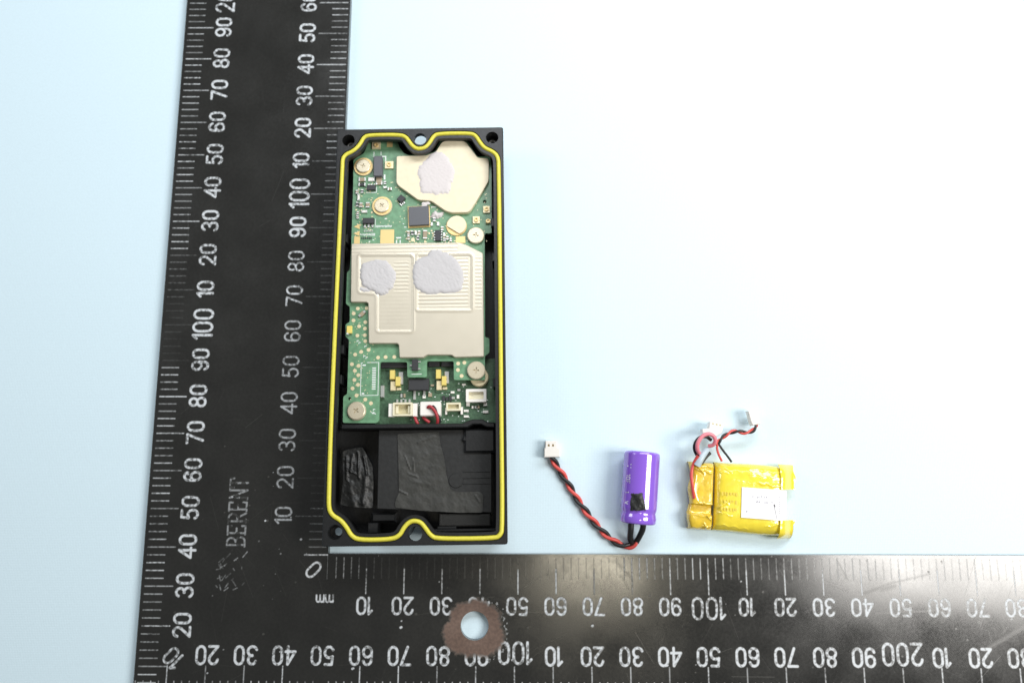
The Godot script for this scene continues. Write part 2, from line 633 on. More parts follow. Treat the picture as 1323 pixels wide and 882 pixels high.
# ------------------------------------------------------------------ camera and light
func make_camera_and_light() -> void:
	var cam := Camera3D.new()
	cam.name = "camera"
	cam.fov = rad_to_deg(2.0 * atan(441.0 / 1000.0))
	cam.near = 0.02
	cam.far = 20.0
	# a phone lens: 2.6 mm of aperture, focused on the circuit board
	var optics := CameraAttributesPhysical.new()
	optics.frustum_focal_length = 12.0 / (441.0 / 1000.0)
	optics.frustum_near = 0.02
	optics.frustum_far = 20.0
	optics.frustum_focus_distance = 0.204
	optics.exposure_aperture = 10.5
	cam.attributes = optics
	cam.transform = Transform3D(Basis(Vector3(0.99997, -0.00724, -0.00201), Vector3(-0.00077, 0.16672, -0.98600), Vector3(0.00747, 0.98598, 0.16670)).orthonormalized(), Vector3(0, 0.21299, 0))
	add_child(cam)
	cam.current = true
	var env := Environment.new()
	env.background_mode = Environment.BG_COLOR
	env.background_color = Color(0.125, 0.129, 0.133).linear_to_srgb()
	env.tonemap_mode = Environment.TONE_MAPPER_LINEAR
	env.tonemap_exposure = 0.98
	env.sdfgi_enabled = true
	env.ssao_enabled = true
	env.ssil_enabled = true
	var we := WorldEnvironment.new()
	we.name = "room_light"
	we.environment = env
	add_child(we)
	area_light("ceiling_panel", Vector3(0.33, 0.36, 0.02), Vector3(0.08, 0.0, 0.0), Vector2(0.22, 0.14), 0.175, Color(1.0, 0.985, 0.965))
	area_light("window_panel", Vector3(0.11, 0.28, -0.27), Vector3(0.02, 0.0, -0.12), Vector2(0.42, 0.12), 0.142, Color(0.97, 0.985, 1.0))
	area_light("side_window_panel", Vector3(-0.42, 0.28, -0.18), Vector3(-0.08, 0.0, -0.03), Vector2(0.20, 0.14), 0.055, Color(0.97, 0.985, 1.0))
	area_light("ceiling_lamp", Vector3(0.096, 0.80, 0.115), Vector3(0.06, 0.0, 0.0), Vector2(0.11, 0.05), 0.030, Color(1.0, 0.96, 0.86))

func area_light(called: String, at: Vector3, to: Vector3, size: Vector2, energy: float, c: Color) -> void:
	var l := AreaLight3D.new()
	l.name = called
	l.area_size = size
	l.light_energy = energy
	l.light_color = c
	l.shadow_enabled = true
	l.area_range = 6.0
	l.area_attenuation = 2.0
	l.transform = Transform3D(Basis(), at).looking_at(to, Vector3(0, 0, -1))
	add_child(l)

# ------------------------------------------------------------------ backdrop
func make_backdrop() -> void:
	var w := 512
	var im := Image.create(w, w, false, Image.FORMAT_RGB8)
	var hm := Image.create(w, w, false, Image.FORMAT_L8)
	var fn := FastNoiseLite.new()
	fn.seed = 21
	fn.frequency = 0.02
	var big := fn.get_seamless_image(w, w)
	for y in w:
		for x in w:
			# a plain weave, 64 threads each way, the threads a little uneven
			var u := x / 8.0
			var v := y / 8.0
			var over := (int(u) + int(v)) % 2 == 0
			var a := absf(sin(PI * u))
			var b := absf(sin(PI * v))
			var t := (0.55 + 0.45 * a) * (0.75 + 0.25 * b) if over else (0.55 + 0.45 * b) * (0.75 + 0.25 * a)
			t *= 0.9 + 0.2 * (big.get_pixel(x, y).r - 0.5)
			hm.set_pixel(x, y, Color(t, t, t))
			var c := 0.975 + 0.025 * t + 0.02 * (big.get_pixel((x * 3) % w, (y * 3) % w).r - 0.5)
			im.set_pixel(x, y, Color(c, c, c))
	var m := mat(Color(0.665, 0.82, 0.895), 0.8)
	m.albedo_texture = ImageTexture.create_from_image(im)
	m.heightmap_enabled = true
	m.heightmap_texture = ImageTexture.create_from_image(hm)
	m.heightmap_scale = 0.003
	m.uv1_triplanar = true
	m.uv1_scale = Vector3.ONE * 36.0
	m.rim_enabled = true
	m.rim = 0.15
	# one cloth lying flat, with a very slight unevenness
	noise.seed = 5
	noise.frequency = 0.008
	var mb := MB.new()
	var rows := []
	for i in 61:
		var row := PackedVector3Array()
		for j in 61:
			var x := -600.0 + 20.0 * j
			var z := -600.0 + 20.0 * i
			row.append(Vector3(x, 0.0 - 0.25 * absf(noise.get_noise_2d(x, z)), z))
		rows.append(row)
	mb.grid(rows)
	var o := obj("blue_backdrop", mb, m, self)
	o.set_meta("kind", "structure")
	o.set_meta("label", "pale blue woven backdrop cloth spread flat under everything")

# ------------------------------------------------------------------ L-shaped ruler
# ruler space: X to the right, Y away from the viewer, both mm from the outer corner
const RX := -100.8
const RZ := 59.7

func make_ruler() -> void:
	var t := thing("angle_ruler", "black L-shaped metal ruler with worn white millimetre scales and a rusty round hole", "ruler", Vector3(RX + 25.0, 0, RZ - 19.0))
	var long_s := Sheet.new(51.0, -2.0, 260.0)
	var short_s := Sheet.new(262.0, -2.0, 39.0)
	rng.seed = 11
	var R := Vector2.RIGHT
	var UP2 := Vector2(0, 1)
	# inner and outer edges carry a mark every 2 mm
	for k in range(0, 112):
		var v := k * 2.0
		var ten := k % 5 == 0
		# long arm, outer edge (faded near 90..105)
		var fade := 1.0
		if v > 89.0 and v < 108.0: fade = 0.12
		elif v > 100.0 and v < 122.0: fade = 0.4
		var s := 255.0 * fade * rng.randf_range(0.55, 1.0)
		if v >= 2.0:
			long_s.line(Vector2(2.6, v), Vector2(9.9 if ten else 7.2, v), 0.17, s)
		# long arm, inner edge
		var y := v + 38.1
		fade = 1.0
		if v < 4: fade = 0.8
		elif v < 14: fade = 0.5
		elif v < 68: fade = 0.16
		elif v < 94: fade = 0.34
		elif v < 112: fade = 0.6
		s = 255.0 * fade * rng.randf_range(0.5, 1.0)
		if y < 258.0 and v > 0.0:
			long_s.line(Vector2(41.6 if ten else 45.5, y), Vector2(49.9, y), 0.16, s)
			if ten: long_s.line(Vector2(41.6, y), Vector2(45.5, y), 0.15, 150.0 * fade)
		# short arm, inner edge (rubbed off between 14 and 78)
		var x := v + 50.9
		fade = 0.9
		if v > 8 and v < 14: fade = 0.3
		elif v >= 14 and v < 78: fade = 0.14
		elif v > 104: fade = 0.45
		s = 255.0 * fade * rng.randf_range(0.5, 1.0)
		if v > 0.0:
			short_s.line(Vector2(x, 32.2), Vector2(x, 37.4), 0.14, s)
			if ten: short_s.line(Vector2(x, 28.3), Vector2(x, 34.5), 0.16, 235.0 * (1.0 if v < 64 or v > 84 else 0.5))
	for k in range(1, 131):
		var v := k * 2.0
		if v > 48.0: short_s.line(Vector2(v, 2.4), Vector2(v, 10.2 if k % 5 == 0 else 6.4), 0.16, 255.0 * rng.randf_range(0.6, 1.0))
		else: long_s.line(Vector2(v, 2.4 if v > 8.0 else 5.0), Vector2(v, 10.2 if k % 5 == 0 else 6.4), 0.16, 255.0 * rng.randf_range(0.6, 1.0))
	# the corner bracket of the inner scale
	long_s.line(Vector2(44.4, 38.1), Vector2(50.9, 38.1), 0.2, 230.0)
	long_s.line(Vector2(50.75, 38.1), Vector2(50.75, 32.0), 0.2, 230.0)
	# numbers along the long arm, read from below upwards
	for n in range(2, 26):
		var text := "%d" % (n * 10 if n <= 10 else (n * 10) % 100 if n % 10 else n * 10)
		var big := n % 10 == 0
		write(long_s, text, Vector2(13.1, n * 10.0 + 0.2), UP2, -R, 5.2 if big else 4.3, 0.37, 255.0, 0.92 if big else 1.02)
	for n in range(1, 22):
		var text := "%d" % (n * 10 if n <= 10 else (n * 10) % 100 if n % 10 else n * 10)
		var big := n % 10 == 0
		write(long_s, text, Vector2(38.2, n * 10.0 + 38.3), UP2, -R, 5.3 if big else 4.2, 0.37 if n > 8 else 0.28, 255.0 if n > 6 else 195.0, 0.92 if big else 1.02)
	var diag := Vector2(-1, 1).normalized()
	var diag_up := Vector2(-1, -1).normalized()
	write(long_s, "10", Vector2(11.4, 12.0), diag, diag_up, 4.3, 0.34)
	write(long_s, "0", Vector2(46.9, 34.3), diag, diag_up, 4.4, 0.3)
	# numbers along the short arm, upside down for this viewer
	for n in range(2, 26):
		var text := "%d" % (n * 10 if n <= 10 else (n * 10) % 100 if n % 10 else n * 10)
		var big := n % 10 == 0
		var at := Vector2(n * 10.0 + 0.2, 13.6 if big else 12.8)
		write(long_s if n < 5 else short_s, text, at, -R, -UP2, 5.2 if big else 4.35, 0.36, 255.0, 0.94 if big else 1.0)
		if n == 5: write(long_s, text, at, -R, -UP2, 4.35, 0.34)
	for n in range(1, 21):
		var text := "%d" % (n * 10 if n <= 10 else (n * 10) % 100 if n % 10 else n * 10)
		var big := n % 10 == 0
		write(short_s, text, Vector2(n * 10.0 + 50.7, 24.8 if big else 25.2), -R, -UP2, 5.2 if big else 4.1, 0.33, 250.0, 0.94 if big else 1.0)
	write(long_s, "mm", Vector2(50.1, 27.0), -R, -UP2, 1.7, 0.24, 255.0, 0.95)
	write(short_s, "mm", Vector2(50.1, 27.0), -R, -UP2, 1.7, 0.24, 255.0, 0.95)
	# maker's name and mark, half rubbed off
	write(long_s, "BERENT", Vector2(25.9, 49.0), UP2, -R, 4.7, 0.27, 150.0, 0.86)
	# rubbed gaps through the name
	for i in 46:
		var a := Vector2(rng.randf_range(23.2, 28.6), 62.0 - 24.0 * pow(rng.randf(), 1.6))
		long_s.rub(a, rng.randf_range(0.25, 0.8))
	for i in 26:
		var a := Vector2(rng.randf_range(21.0, 28.5), rng.randf_range(29.5, 37.5))
		long_s.line(a, a + Vector2(rng.randf_range(-1.6, 1.6), rng.randf_range(-1.4, 1.4)), 0.16, rng.randf_range(60, 170))
	# rubbing and scratches
	for i in 150:
		var sh: Sheet = short_s if i % 5 < 3 else long_s
		var lx := rng.randf_range(50, 250) if sh == short_s else rng.randf_range(2, 50)
		var ly := rng.randf_range(1, 38) if sh == short_s else (rng.randf_range(2, 75) if i % 2 else rng.randf_range(2, 220))
		var a := Vector2(lx, ly)
		var b := a + Vector2.from_angle(rng.randf_range(0, TAU)) * rng.randf_range(1.0, 11.0)
		sh.line(a, b, rng.randf_range(0.02, 0.09), rng.randf_range(25, 120), true, 0.12)
	for i in 110:
		var sh: Sheet = short_s if i % 2 else long_s
		var a := Vector2(rng.randf_range(50, 250), rng.randf_range(1, 38)) if sh == short_s else Vector2(rng.randf_range(10, 50), rng.randf_range(8, 70))
		sh.line(a, a + Vector2(0.1, 0.05), rng.randf_range(0.06, 0.3), rng.randf_range(40, 255), i % 3 > 0, 0.12)
	for q in [[191.0, 28.6, 199.0, 31.4, 0.5], [199.0, 31.4, 208.5, 33.6, 0.35], [196.0, 29.8, 199.5, 30.6, 0.9], [194.0, 23.7, 209.0, 24.4, 0.16], [222.0, 15.0, 236.0, 22.5, 0.6], [170.0, 36.0, 176.0, 31.0, 0.2], [176.0, 24.0, 183.0, 28.5, 0.3], [134.0, 31.5, 143.0, 34.6, 0.25], [127.0, 36.4, 131.0, 32.0, 0.5], [128.0, 33.0, 130.0, 29.5, 0.35], [185.0, 37.0, 187.5, 32.0, 0.15]]:
		short_s.line(Vector2(q[0], q[1]), Vector2(q[2], q[3]), q[4] * 0.4, 120.0 if q[0] > 184.0 else 60.0, true, q[4] + 0.4)
	for q in [Vector2(70.3, 19.8), Vector2(120.2, 20.3), Vector2(139.3, 10.7), Vector2(58.1, 9.6)]:
		short_s.line(q, q + Vector2(0.2, 0.1), 0.32, 240.0)
	var hole := Vector2(89.6, 20.3)
	var m_long := ruler_material(long_s, 31)
	var m_short := ruler_material(short_s, 31, hole)
	var off := Vector3(25.0, 0, -19.0)
	var map_r := func(v: Vector3) -> Vector3: return Vector3(v.x, v.z, -v.y) - off
	# (x, Y) is right-handed seen from above here, so the page helpers get -Y
	var page := func(v: Vector3) -> Vector3: return Vector3(v.x, v.z, v.y) - off
	var long_p := poly([1.4, 0.6, 1.9, 0.0, 50.6, 0.0, 50.6, 260.0, 1.4, 260.0])
	var short_p := poly([50.603, 0.0, 262.0, 0.0, 262.0, 38.4, 50.603, 38.4])
	for k in 2:
		var sh: Sheet = [long_s, short_s][k]
		var outline: PackedVector2Array = [long_p, short_p][k]
		var holes := [] if k == 0 else [circle(hole.x, hole.y, 3.65, 40)]
		var mb := MB.new(map_r)
		var q := inset(ccw(outline), 0.22)
		if k == 0:   # only the free edges are chamfered
			q[2] = Vector2(50.6, q[2].y)
			q[3] = Vector2(50.6, q[3].y)
		var e := earcut(q if k == 0 else outline, holes)
		var pts: PackedVector2Array = e[0]
		var ix: PackedInt32Array = e[1]
		for i in range(0, ix.size(), 3):
			var a := pts[ix[i]]
			var b := pts[ix[i + 1]]
			var c := pts[ix[i + 2]]
			mb.tri(Vector3(a.x, a.y, 2.0), Vector3(b.x, b.y, 2.0), Vector3(c.x, c.y, 2.0), sh.uv(a), sh.uv(b), sh.uv(c))
		var o := ccw(outline)
		var inn := q if k == 0 else o
		for i in o.size():
			var j := (i + 1) % o.size()
			var zt := 1.8 if k == 0 else 2.0
			mb.quad(Vector3(o[i].x, o[i].y, 0.02), Vector3(o[j].x, o[j].y, 0.02), Vector3(o[j].x, o[j].y, zt), Vector3(o[i].x, o[i].y, zt))
			if k == 0:
				mb.quad(Vector3(o[i].x, o[i].y, zt), Vector3(o[j].x, o[j].y, zt), Vector3(inn[j].x, inn[j].y, 2.0), Vector3(inn[i].x, inn[i].y, 2.0))
		for h in holes:
			for i in h.size():
				var j: int = (i + 1) % h.size()
				mb.quad(Vector3(h[j].x, h[j].y, 0.02), Vector3(h[i].x, h[i].y, 0.02), Vector3(h[i].x, h[i].y, 2.0), Vector3(h[j].x, h[j].y, 2.0))
		obj("long_arm" if k == 0 else "short_arm", mb, m_long if k == 0 else m_short, t)

# ------------------------------------------------------------------ the opened device
# device page space: x to the right, y down the page from the rim's far left corner, h = height above the rim plane
const DW := 46.28
const DL := 112.47
const TILT_S := 0.0403
const TILT_C := 0.99919
func dev(v: Vector3) -> Vector3:
	return Vector3(-23.14 + v.x, 10.73 + v.y * TILT_S + v.z * TILT_C, -56.19 + v.y * TILT_C - v.z * TILT_S)
func cloth_h(p: Vector2) -> float:      # height of the cloth below that point, in the device's own page space
	return -(10.73 + p.y * TILT_S) / TILT_C + 0.03

func dmb() -> MB:
	return MB.new(dev)

func brick(called: String, x0: float, y0: float, x1: float, y1: float, h0: float, h1: float, m: Material, parent: Node, turn := 0.0, bevel := 0.06) -> MeshInstance3D:
	var mb := dmb()
	prism(mb, rect(x0, y0, x1, y1, turn), h0, h1, bevel)
	return obj(called, mb, m, parent)

func disc(called: String, x: float, y: float, r: float, h0: float, h1: float, m: Material, parent: Node, bevel := 0.08) -> MeshInstance3D:
	var mb := dmb()
	prism(mb, circle(x, y, r, 28), h0, h1, bevel)
	return obj(called, mb, m, parent)

func screw(x: float, y: float, r_ring: float, r_head: float, h: float, parent: Node, turn: float) -> void:
	var mb := dmb()
	if r_ring > 0.0:
		prism(mb, circle(x, y, r_ring, 32), -4.0, h - 0.55, 0.15)
	var plus := PackedVector2Array()
	for k in 4:
		for q in [Vector2(0.16, 0.16), Vector2(0.72, 0.15), Vector2(0.72, -0.15)]:
			plus.append(Vector2(x, y) + Vector2(q.x, q.y).rotated(turn - k * PI / 2) * (r_head / 2.2))
	var hd := ccw(circle(x, y, r_head, 32))
	var top := inset(hd, 0.22)
	skirt(mb, hd, h - 0.6, h - 0.16)
	skirt(mb, hd, h - 0.16, h, false, top)
	cap(mb, top, h, [plus])
	skirt(mb, plus, h - 0.4, h, true)
	cap(mb, plus, h - 0.4)
	obj("screw", mb, M.nickel, parent)
	if r_ring > 0.0:
		var rb := dmb()
		cap(rb, circle(x, y, r_ring - 0.16, 32), h - 0.54, [circle(x, y, r_head * 0.98, 32)])
		obj("washer_ring", rb, M.gold, parent)

func tray(called: String, x0: float, y0: float, x1: float, y1: float, wall: float, h0: float, h1: float, hf: float, m: Material, m_floor: Material, parent: Node, turn := 0.0) -> void:
	# a socket: walls round a recess
	var mb := dmb()
	var o := round_corners(rect(x0, y0, x1, y1, turn), 0.25, 2)
	var i := rect(x0 + wall, y0 + wall, x1 - wall, y1 - wall, turn)
	prism(mb, o, h0, h1, 0.06, [i])
	obj(called, mb, m, parent)
	var fb := dmb()
	cap(fb, i, hf)
	obj("socket_floor", fb, m_floor, parent)

func make_device() -> void:
	var t := thing("opened_tracker_case", "opened black plastic case with a yellow gasket round its green circuit board", "electronic device", Vector3(-26.43, 0, -38.21), 0.0148)
	rng.seed = 77
	# --- housing
	var line := poly([1.8, 11, 1.8, 8.65, 2.62, 7.48, 4.46, 6.59, 5.79, 5.42, 6.77, 3.97, 7.42, 2.5, 8.76, 1.75, 17.48, 1.8, 19.19, 2.51, 20.07, 3.82, 20.94, 5.12, 22.0, 5.95, 23.18, 6.15, 24.7, 5.72, 25.87, 4.32, 26.86, 2.44, 28.17, 1.65, 37.17, 1.65, 38.7, 2.49, 39.79, 4.55, 41.1, 6.22, 43.27, 7.2, 44.66, 8.63, 44.98, 11.44])
	line.append_array(poly([45.0, 81, 45.0, 108.66, 44.4, 110.3, 42.95, 110.93, 28.81, 110.9, 27.1, 110.1, 25.86, 108.39, 24.68, 106.9, 23.15, 106.42, 21.87, 106.63, 20.48, 107.87, 19.35, 110.01, 17.27, 110.89, 9.11, 110.95, 7.22, 109.86, 6.11, 107.92, 4.52, 106.08, 2.37, 104.91, 1.42, 103.3, 1.3, 100, 1.15, 80]))
	line = ccw(chaikin(line, 2))
	var g_out := grow(line, 0.72)
	var g_in := grow(line, -0.70)
	var inner := grow(line, -1.45)
	var body := grow(line, 0.95)
	var rim := round_corners(rect(0, 0, DW, DL), 0.7, 3)
	var through := [circle(23.2, 3.3, 1.72, 24), circle(23.2, 109.6, 1.8, 24), circle(3.2, 109.0, 1.85, 24)]
	var blind := [circle(3.3, 3.4, 1.75, 24), circle(43.2, 3.2, 1.75, 24)]
	var mb := dmb()
	var rim_in := inset(ccw(rim), 0.25)
	cap(mb, rim_in, 0.0, [g_out] + through + blind)
	skirt(mb, rim, -0.25, 0.0, false, rim_in)
	skirt(mb, rim, -1.7, -0.25)
	cap(mb, rim, -1.7, [body] + through + blind, true)
	skirt(mb, g_out, -0.95, 0.0, true)
	cap(mb, g_out, -0.95, [g_in])
	skirt(mb, g_in, -0.95, 0.0)
	cap(mb, g_in, 0.0, [inner])
	var wall := grow(line, 0.45)
	skirt(mb, inner, -1.5, 0.0, true)
	cap(mb, wall, -1.5, [inner], true)
	skirt(mb, wall, func(p): return cloth_h(p) + 1.0, -1.5, true)
	skirt(mb, body, cloth_h, -1.7)
	for h in through:
		skirt(mb, h, -3.4 if h[0].x < 10.0 else -1.7, 0.0, true)
	var throat := circle(3.3, 108.95, 1.0, 20)
	cap(mb, through[2], -3.4, [throat])
	skirt(mb, throat, -4.2, -3.4, true)
	for h in blind:
		skirt(mb, h, -4.4, 0.0, true)
		cap(mb, h, -4.4)
	# floor of the case, lying level
	var e := earcut(wall)
	for i in range(0, e[1].size(), 3):
		var q := []
		for k in 3:
			var w: Vector2 = e[0][e[1][i + k]]
			q.append(Vector3(w.x, w.y, cloth_h(w) + 1.0))
		mb.tri(q[0], q[2], q[1])
	# ribs standing off the inner walls
	for r in [[2.7, 31.0], [2.7, 62.0], [2.4, 70.0], [43.2, 37.0], [43.2, 71.5], [43.0, 27.0]]:
		prism(mb, rect(r[0] - 0.35, r[1] - 1.2, r[0] + 0.55, r[1] + 1.2), -9.5, -2.6, 0.15)
	obj("housing", mb, M.black, t)
	for h in blind:
		var c := Vector2.ZERO
		for q in h: c += q / h.size()
		var ib := dmb()
		prism(ib, circle(c.x, c.y, 1.15, 20), -4.38, -3.6, 0.1, [circle(c.x, c.y, 0.7, 16)])
		obj("threaded_insert", ib, M.tin, t)
	# --- gasket lying in its groove
	var gb := dmb()
	var rows := []
	for i in line.size():
		var d := (line[(i + 1) % line.size()] - line[(i - 1 + line.size()) % line.size()]).normalized()
		var nrm := d.orthogonal()
		var row := PackedVector3Array()
		for k in 13:
			var a := PI * k / 12.0
			var wob := 1.0 + 0.05 * noise.get_noise_2d(line[i].x * 3.0, line[i].y * 3.0)
			row.append(dev(Vector3(line[i].x + nrm.x * cos(a) * 0.60 * wob, line[i].y + nrm.y * cos(a) * 0.60 * wob, -0.42 + sin(a) * 0.66)))
		rows.append(row)
	rows.append(rows[0])
	gb.grid(rows, false, true)
	obj("gasket", gb, M.gasket, t)
	make_board(t)
	make_lower_board(t)
	make_bay(t)

func make_board(t: Node) -> void:
	var out := poly([4.1, 13.6, 3.95, 7.36, 5.35, 6.26, 6.88, 5.36, 7.69, 3.13, 7.9, 1.45, 16.1, 1.45, 16.91, 3.84, 18.15, 5.54, 19.38, 6.12, 23.57, 6.25, 26.68, 5.24, 28.66, 1.5, 35.59, 1.5, 37.15, 3.73, 38.7, 6.87, 42.2, 6.93, 42.85, 9.09, 42.75, 29.64, 40.81, 29.7, 40.75, 59.0, 41.92, 59.16, 41.89, 63.21, 40.7, 63.96, 40.71, 70.49])
	out.append_array(poly([32.42, 70.38, 32.4, 65.3, 25.24, 65.2, 25.29, 69.54, 20.09, 69.47, 20.02, 65.37, 12.79, 65.27, 12.9, 80.85, 12.19, 81.5, 3.38, 81.32, 3.27, 74.28, 4.27, 73.8, 4.28, 64.03, 4.3, 58.96, 3.35, 58.29, 3.23, 54.81, 4.35, 54.29, 4.25, 49.9, 3.16, 49.22, 3.2, 40.19, 3.9, 39.76, 4.1, 32.17]))
	out = round_corners(out, 0.45, 2)
	var mb := dmb()
	prism(mb, out, -5.0, -4.0, 0.0, [circle(4.95, 74.95, 0.42, 12), circle(40.87, 20.4, 0.5, 12)])
	var board := obj("circuit_board", mb, M.pcb, t)
	# screws
	screw(6.9, 9.6, 2.75, 2.0, -3.0, board, 0.3)
	screw(12.4, 21.4, 2.85, 2.05, -3.0, board, 0.9)
	screw(38.4, 30.5, 0.0, 2.35, -3.0, board, 0.2)
	screw(6.95, 78.3, 2.5, 2.35, -3.0, board, 0.6)
	screw(38.4, 68.0, 0.0, 2.4, -3.0, board, 0.1)
	# a gold contact whose top leaf is cut off along one side
	disc("contact_disc", 33.05, 27.5, 2.85, -4.0, -3.7, M.gold, board, 0.1)
	var leaf := PackedVector2Array()
	for q in circle(33.15, 27.35, 2.6, 40):
		var away: float = (q - Vector2(33.05, 27.5)).dot(Vector2(-0.55, 0.835))
		leaf.append(q - Vector2(-0.55, 0.835) * maxf(away - 1.55, 0.0))
	var cr := dmb()
	prism(cr, leaf, -3.7, -3.2, 0.0)
	obj("contact_leaf", cr, M.ceramic, board)
	# test pads
	var pads := [6.41, 50.53, 8.82, 50.47, 5.34, 51.89, 5.33, 53.82, 8.58, 54.35, 6.91, 55.46, 8.52, 56.09, 6.51, 58.01, 8.53, 57.93, 8.72, 59.56, 9.62, 61.94, 7.66, 62.45, 6.07, 63.18, 12.21, 64.08, 14.22, 63.98, 16.54, 63.97, 5.27, 65.78, 7.07, 66.23, 6.11, 67.54, 7.07, 68.74, 6.06, 70.01, 7.07, 71.31, 5.64, 72.27, 6.74, 74.15, 9.1, 75.26, 10.61, 76.28, 33.58, 65.99, 35.22, 65.76, 33.51, 67.72, 34.49, 69.34, 21.03, 31.24]
	for i in range(0, pads.size(), 2):
		disc("test_pad", pads[i], pads[i + 1], 0.52, -4.0, -3.93, M.pad, board, 0.03)
	# gold lands
	for r in [[12.07, 28.19, 15.85, 32.6], [4.84, 30.02, 6.44, 32.52], [32.84, 30.46, 35.5, 32.4], [13.31, 1.6, 14.92, 3.63]]:
		brick("gold_land", r[0], r[1], r[2], r[3], -4.0, -3.9, M.gold, board, 0.0, 0.03)
	for y in [27.2, 29.2]:
		var tb := dmb()
		prism(tb, poly([4.65, y, 6.3, y - 0.75, 6.3, y + 0.75]), -4.0, -3.92)
		obj("gold_land", tb, M.gold, board)
	# coaxial test sockets
	for r in [[9.17, 2.23, 11.56, 4.32], [12.94, 8.16, 15.3, 10.32], [37.56, 24.9, 39.5, 26.89], [40.45, 21.89, 42.3, 23.89], [41.15, 25.83, 42.5, 26.93]]:
		var b := brick("test_socket", r[0], r[1], r[2], r[3], -4.0, -3.45, M.pad, board)
		var rb := dmb()
		prism(rb, circle((r[0] + r[2]) / 2, (r[1] + r[3]) / 2, 0.62, 20), -3.5, -3.1, 0.05, [circle((r[0] + r[2]) / 2, (r[1] + r[3]) / 2, 0.36, 16)])
		obj("socket_ring", rb, M.gold, board)
	# chips
	var cb := dmb()
	prism(cb, round_corners(rect(9.95, 6.99, 12.45, 13.1, -0.02), 0.5, 3), -4.0, -2.3, 0.18)
	obj("moulded_capacitor", cb, M.chip_grey, board)
	brick("solder_tab", 10.6, 13.0, 12.2, 14.6, -4.0, -3.4, M.resistor, board)
	brick("small_chip", 8.1, 15.3, 10.5, 16.75, -4.0, -3.1, M.chip, board)
	for x in [8.5, 9.3, 10.1]:
		brick("chip_lead", x - 0.22, 14.7, x + 0.22, 15.35, -4.0, -3.7, M.tin, board)
	brick("microcontroller", 19.6, 21.5, 25.7, 27.8, -4.0, -3.75, M.gold, board, -0.045, 0.04)
	brick("microcontroller_top", 19.9, 21.9, 25.5, 27.4, -3.75, -2.9, M.chip_grey, board, -0.045, 0.1)
	brick("small_chip", 16.9, 18.6, 18.6, 20.4, -4.0, -3.0, M.chip, board, 0.7)
	for k in 3:
		brick("chip_lead", 18.1 + 0.42 * k - 0.7, 20.0 - 0.36 * k + 0.6, 18.5 + 0.42 * k - 0.7, 20.9 - 0.36 * k + 0.6, -4.0, -3.6, M.tin, board, -0.75)
	brick("small_chip", 7.26, 25.08, 10.39, 26.65, -4.0, -2.9, M.chip, board)
	for x in [7.75, 8.8, 9.9]:
		brick("chip_lead", x - 0.25, 26.6, x + 0.25, 27.6, -4.0, -3.6, M.tin, board)
	brick("small_chip", 27.25, 28.86, 28.8, 31.9, -4.0, -3.0, M.chip, board)
	for k in 4:
		for s in [27.0, 28.95]:
			brick("chip_lead", s - 0.2, 29.05 + 0.75 * k, s + 0.25, 29.4 + 0.75 * k, -4.0, -3.6, M.tin, board)
	brick("small_chip", 21.4, 64.85, 23.0, 67.8, -4.0, -3.0, M.chip, board)
	for k in 2:
		brick("chip_lead", 22.95, 65.2 + 1.9 * k, 23.6, 65.6 + 1.9 * k, -4.0, -3.6, M.tin, board)
	brick("chip_lead", 20.75, 66.2, 21.4, 66.6, -4.0, -3.6, M.tin, board)
	brick("amber_light", 3.77, 55.46, 5.15, 57.5, -4.0, -3.2, M.amber_lens, board)
	brick("white_spot", 3.7, 57.3, 4.2, 57.8, -4.0, -3.2, M.silk, board)
	# resistors and ceramic capacitors
	var bits := [5.83, 12.93, 7.53, 14.0, 5.83, 14.5, 7.53, 15.43, 8.49, 12.95, 10.0, 14.0, 10.7, 13.9, 12.2, 15.1, 5.0, 16.7, 5.75, 17.6, 6.4, 16.6, 7.1, 17.4, 5.5, 18.0, 6.1, 19.6, 6.1, 20.5, 6.9, 21.6, 7.9, 20.4, 8.9, 21.7, 5.2, 20.3, 5.8, 21.3, 6.9, 22.6, 8.2, 23.3, 5.4, 23.0, 6.0, 23.7, 5.4, 24.2, 6.0, 24.9, 12.7, 14.2, 13.4, 14.9, 12.8, 15.6, 13.5, 16.2, 14.0, 16.0, 14.9, 16.8, 23.9, 28.8, 25.0, 31.0, 26.6, 25.2, 27.3, 26.0, 27.7, 26.5, 28.3, 27.3, 28.8, 27.8, 29.5, 28.7, 19.6, 28.9, 20.2, 29.9, 20.6, 28.9, 21.2, 29.9, 21.6, 28.9, 22.2, 29.9, 22.5, 28.9, 23.1, 29.9, 19.6, 30.3, 20.2, 31.2, 22.2, 30.5, 22.8, 31.4, 29.4, 29.6, 30.0, 30.4, 30.3, 30.6, 30.9, 31.4, 31.2, 31.2, 31.8, 31.9, 29.5, 31.1, 30.1, 31.8, 26.0, 26.6, 26.5, 27.3]
	for i in range(0, bits.size(), 4):
		var hz: bool = bits[i + 2] - bits[i] > bits[i + 3] - bits[i + 1]
		var body := brick("chip_component", bits[i], bits[i + 1], bits[i + 2], bits[i + 3], -4.0, -3.45, [M.resistor, M.chip, M.white_plastic, M.resistor][i / 4 % 4], board)
		for s in 2:
			if hz: brick("end_cap", bits[i] - 0.12 if s == 0 else bits[i + 2] - 0.22, bits[i + 1] - 0.03, bits[i] + 0.22 if s == 0 else bits[i + 2] + 0.12, bits[i + 3] + 0.03, -3.99, -3.41, M.tin, board, 0.0, 0.03)
			else: brick("end_cap", bits[i] - 0.03, bits[i + 1] - 0.12 if s == 0 else bits[i + 3] - 0.22, bits[i + 2] + 0.03, bits[i + 1] + 0.22 if s == 0 else bits[i + 3] + 0.12, -3.99, -3.41, M.tin, board, 0.0, 0.03)
	brick("chip_component", 7.0, 51.6, 8.4, 52.6, -4.0, -3.4, M.resistor, board, -0.8)
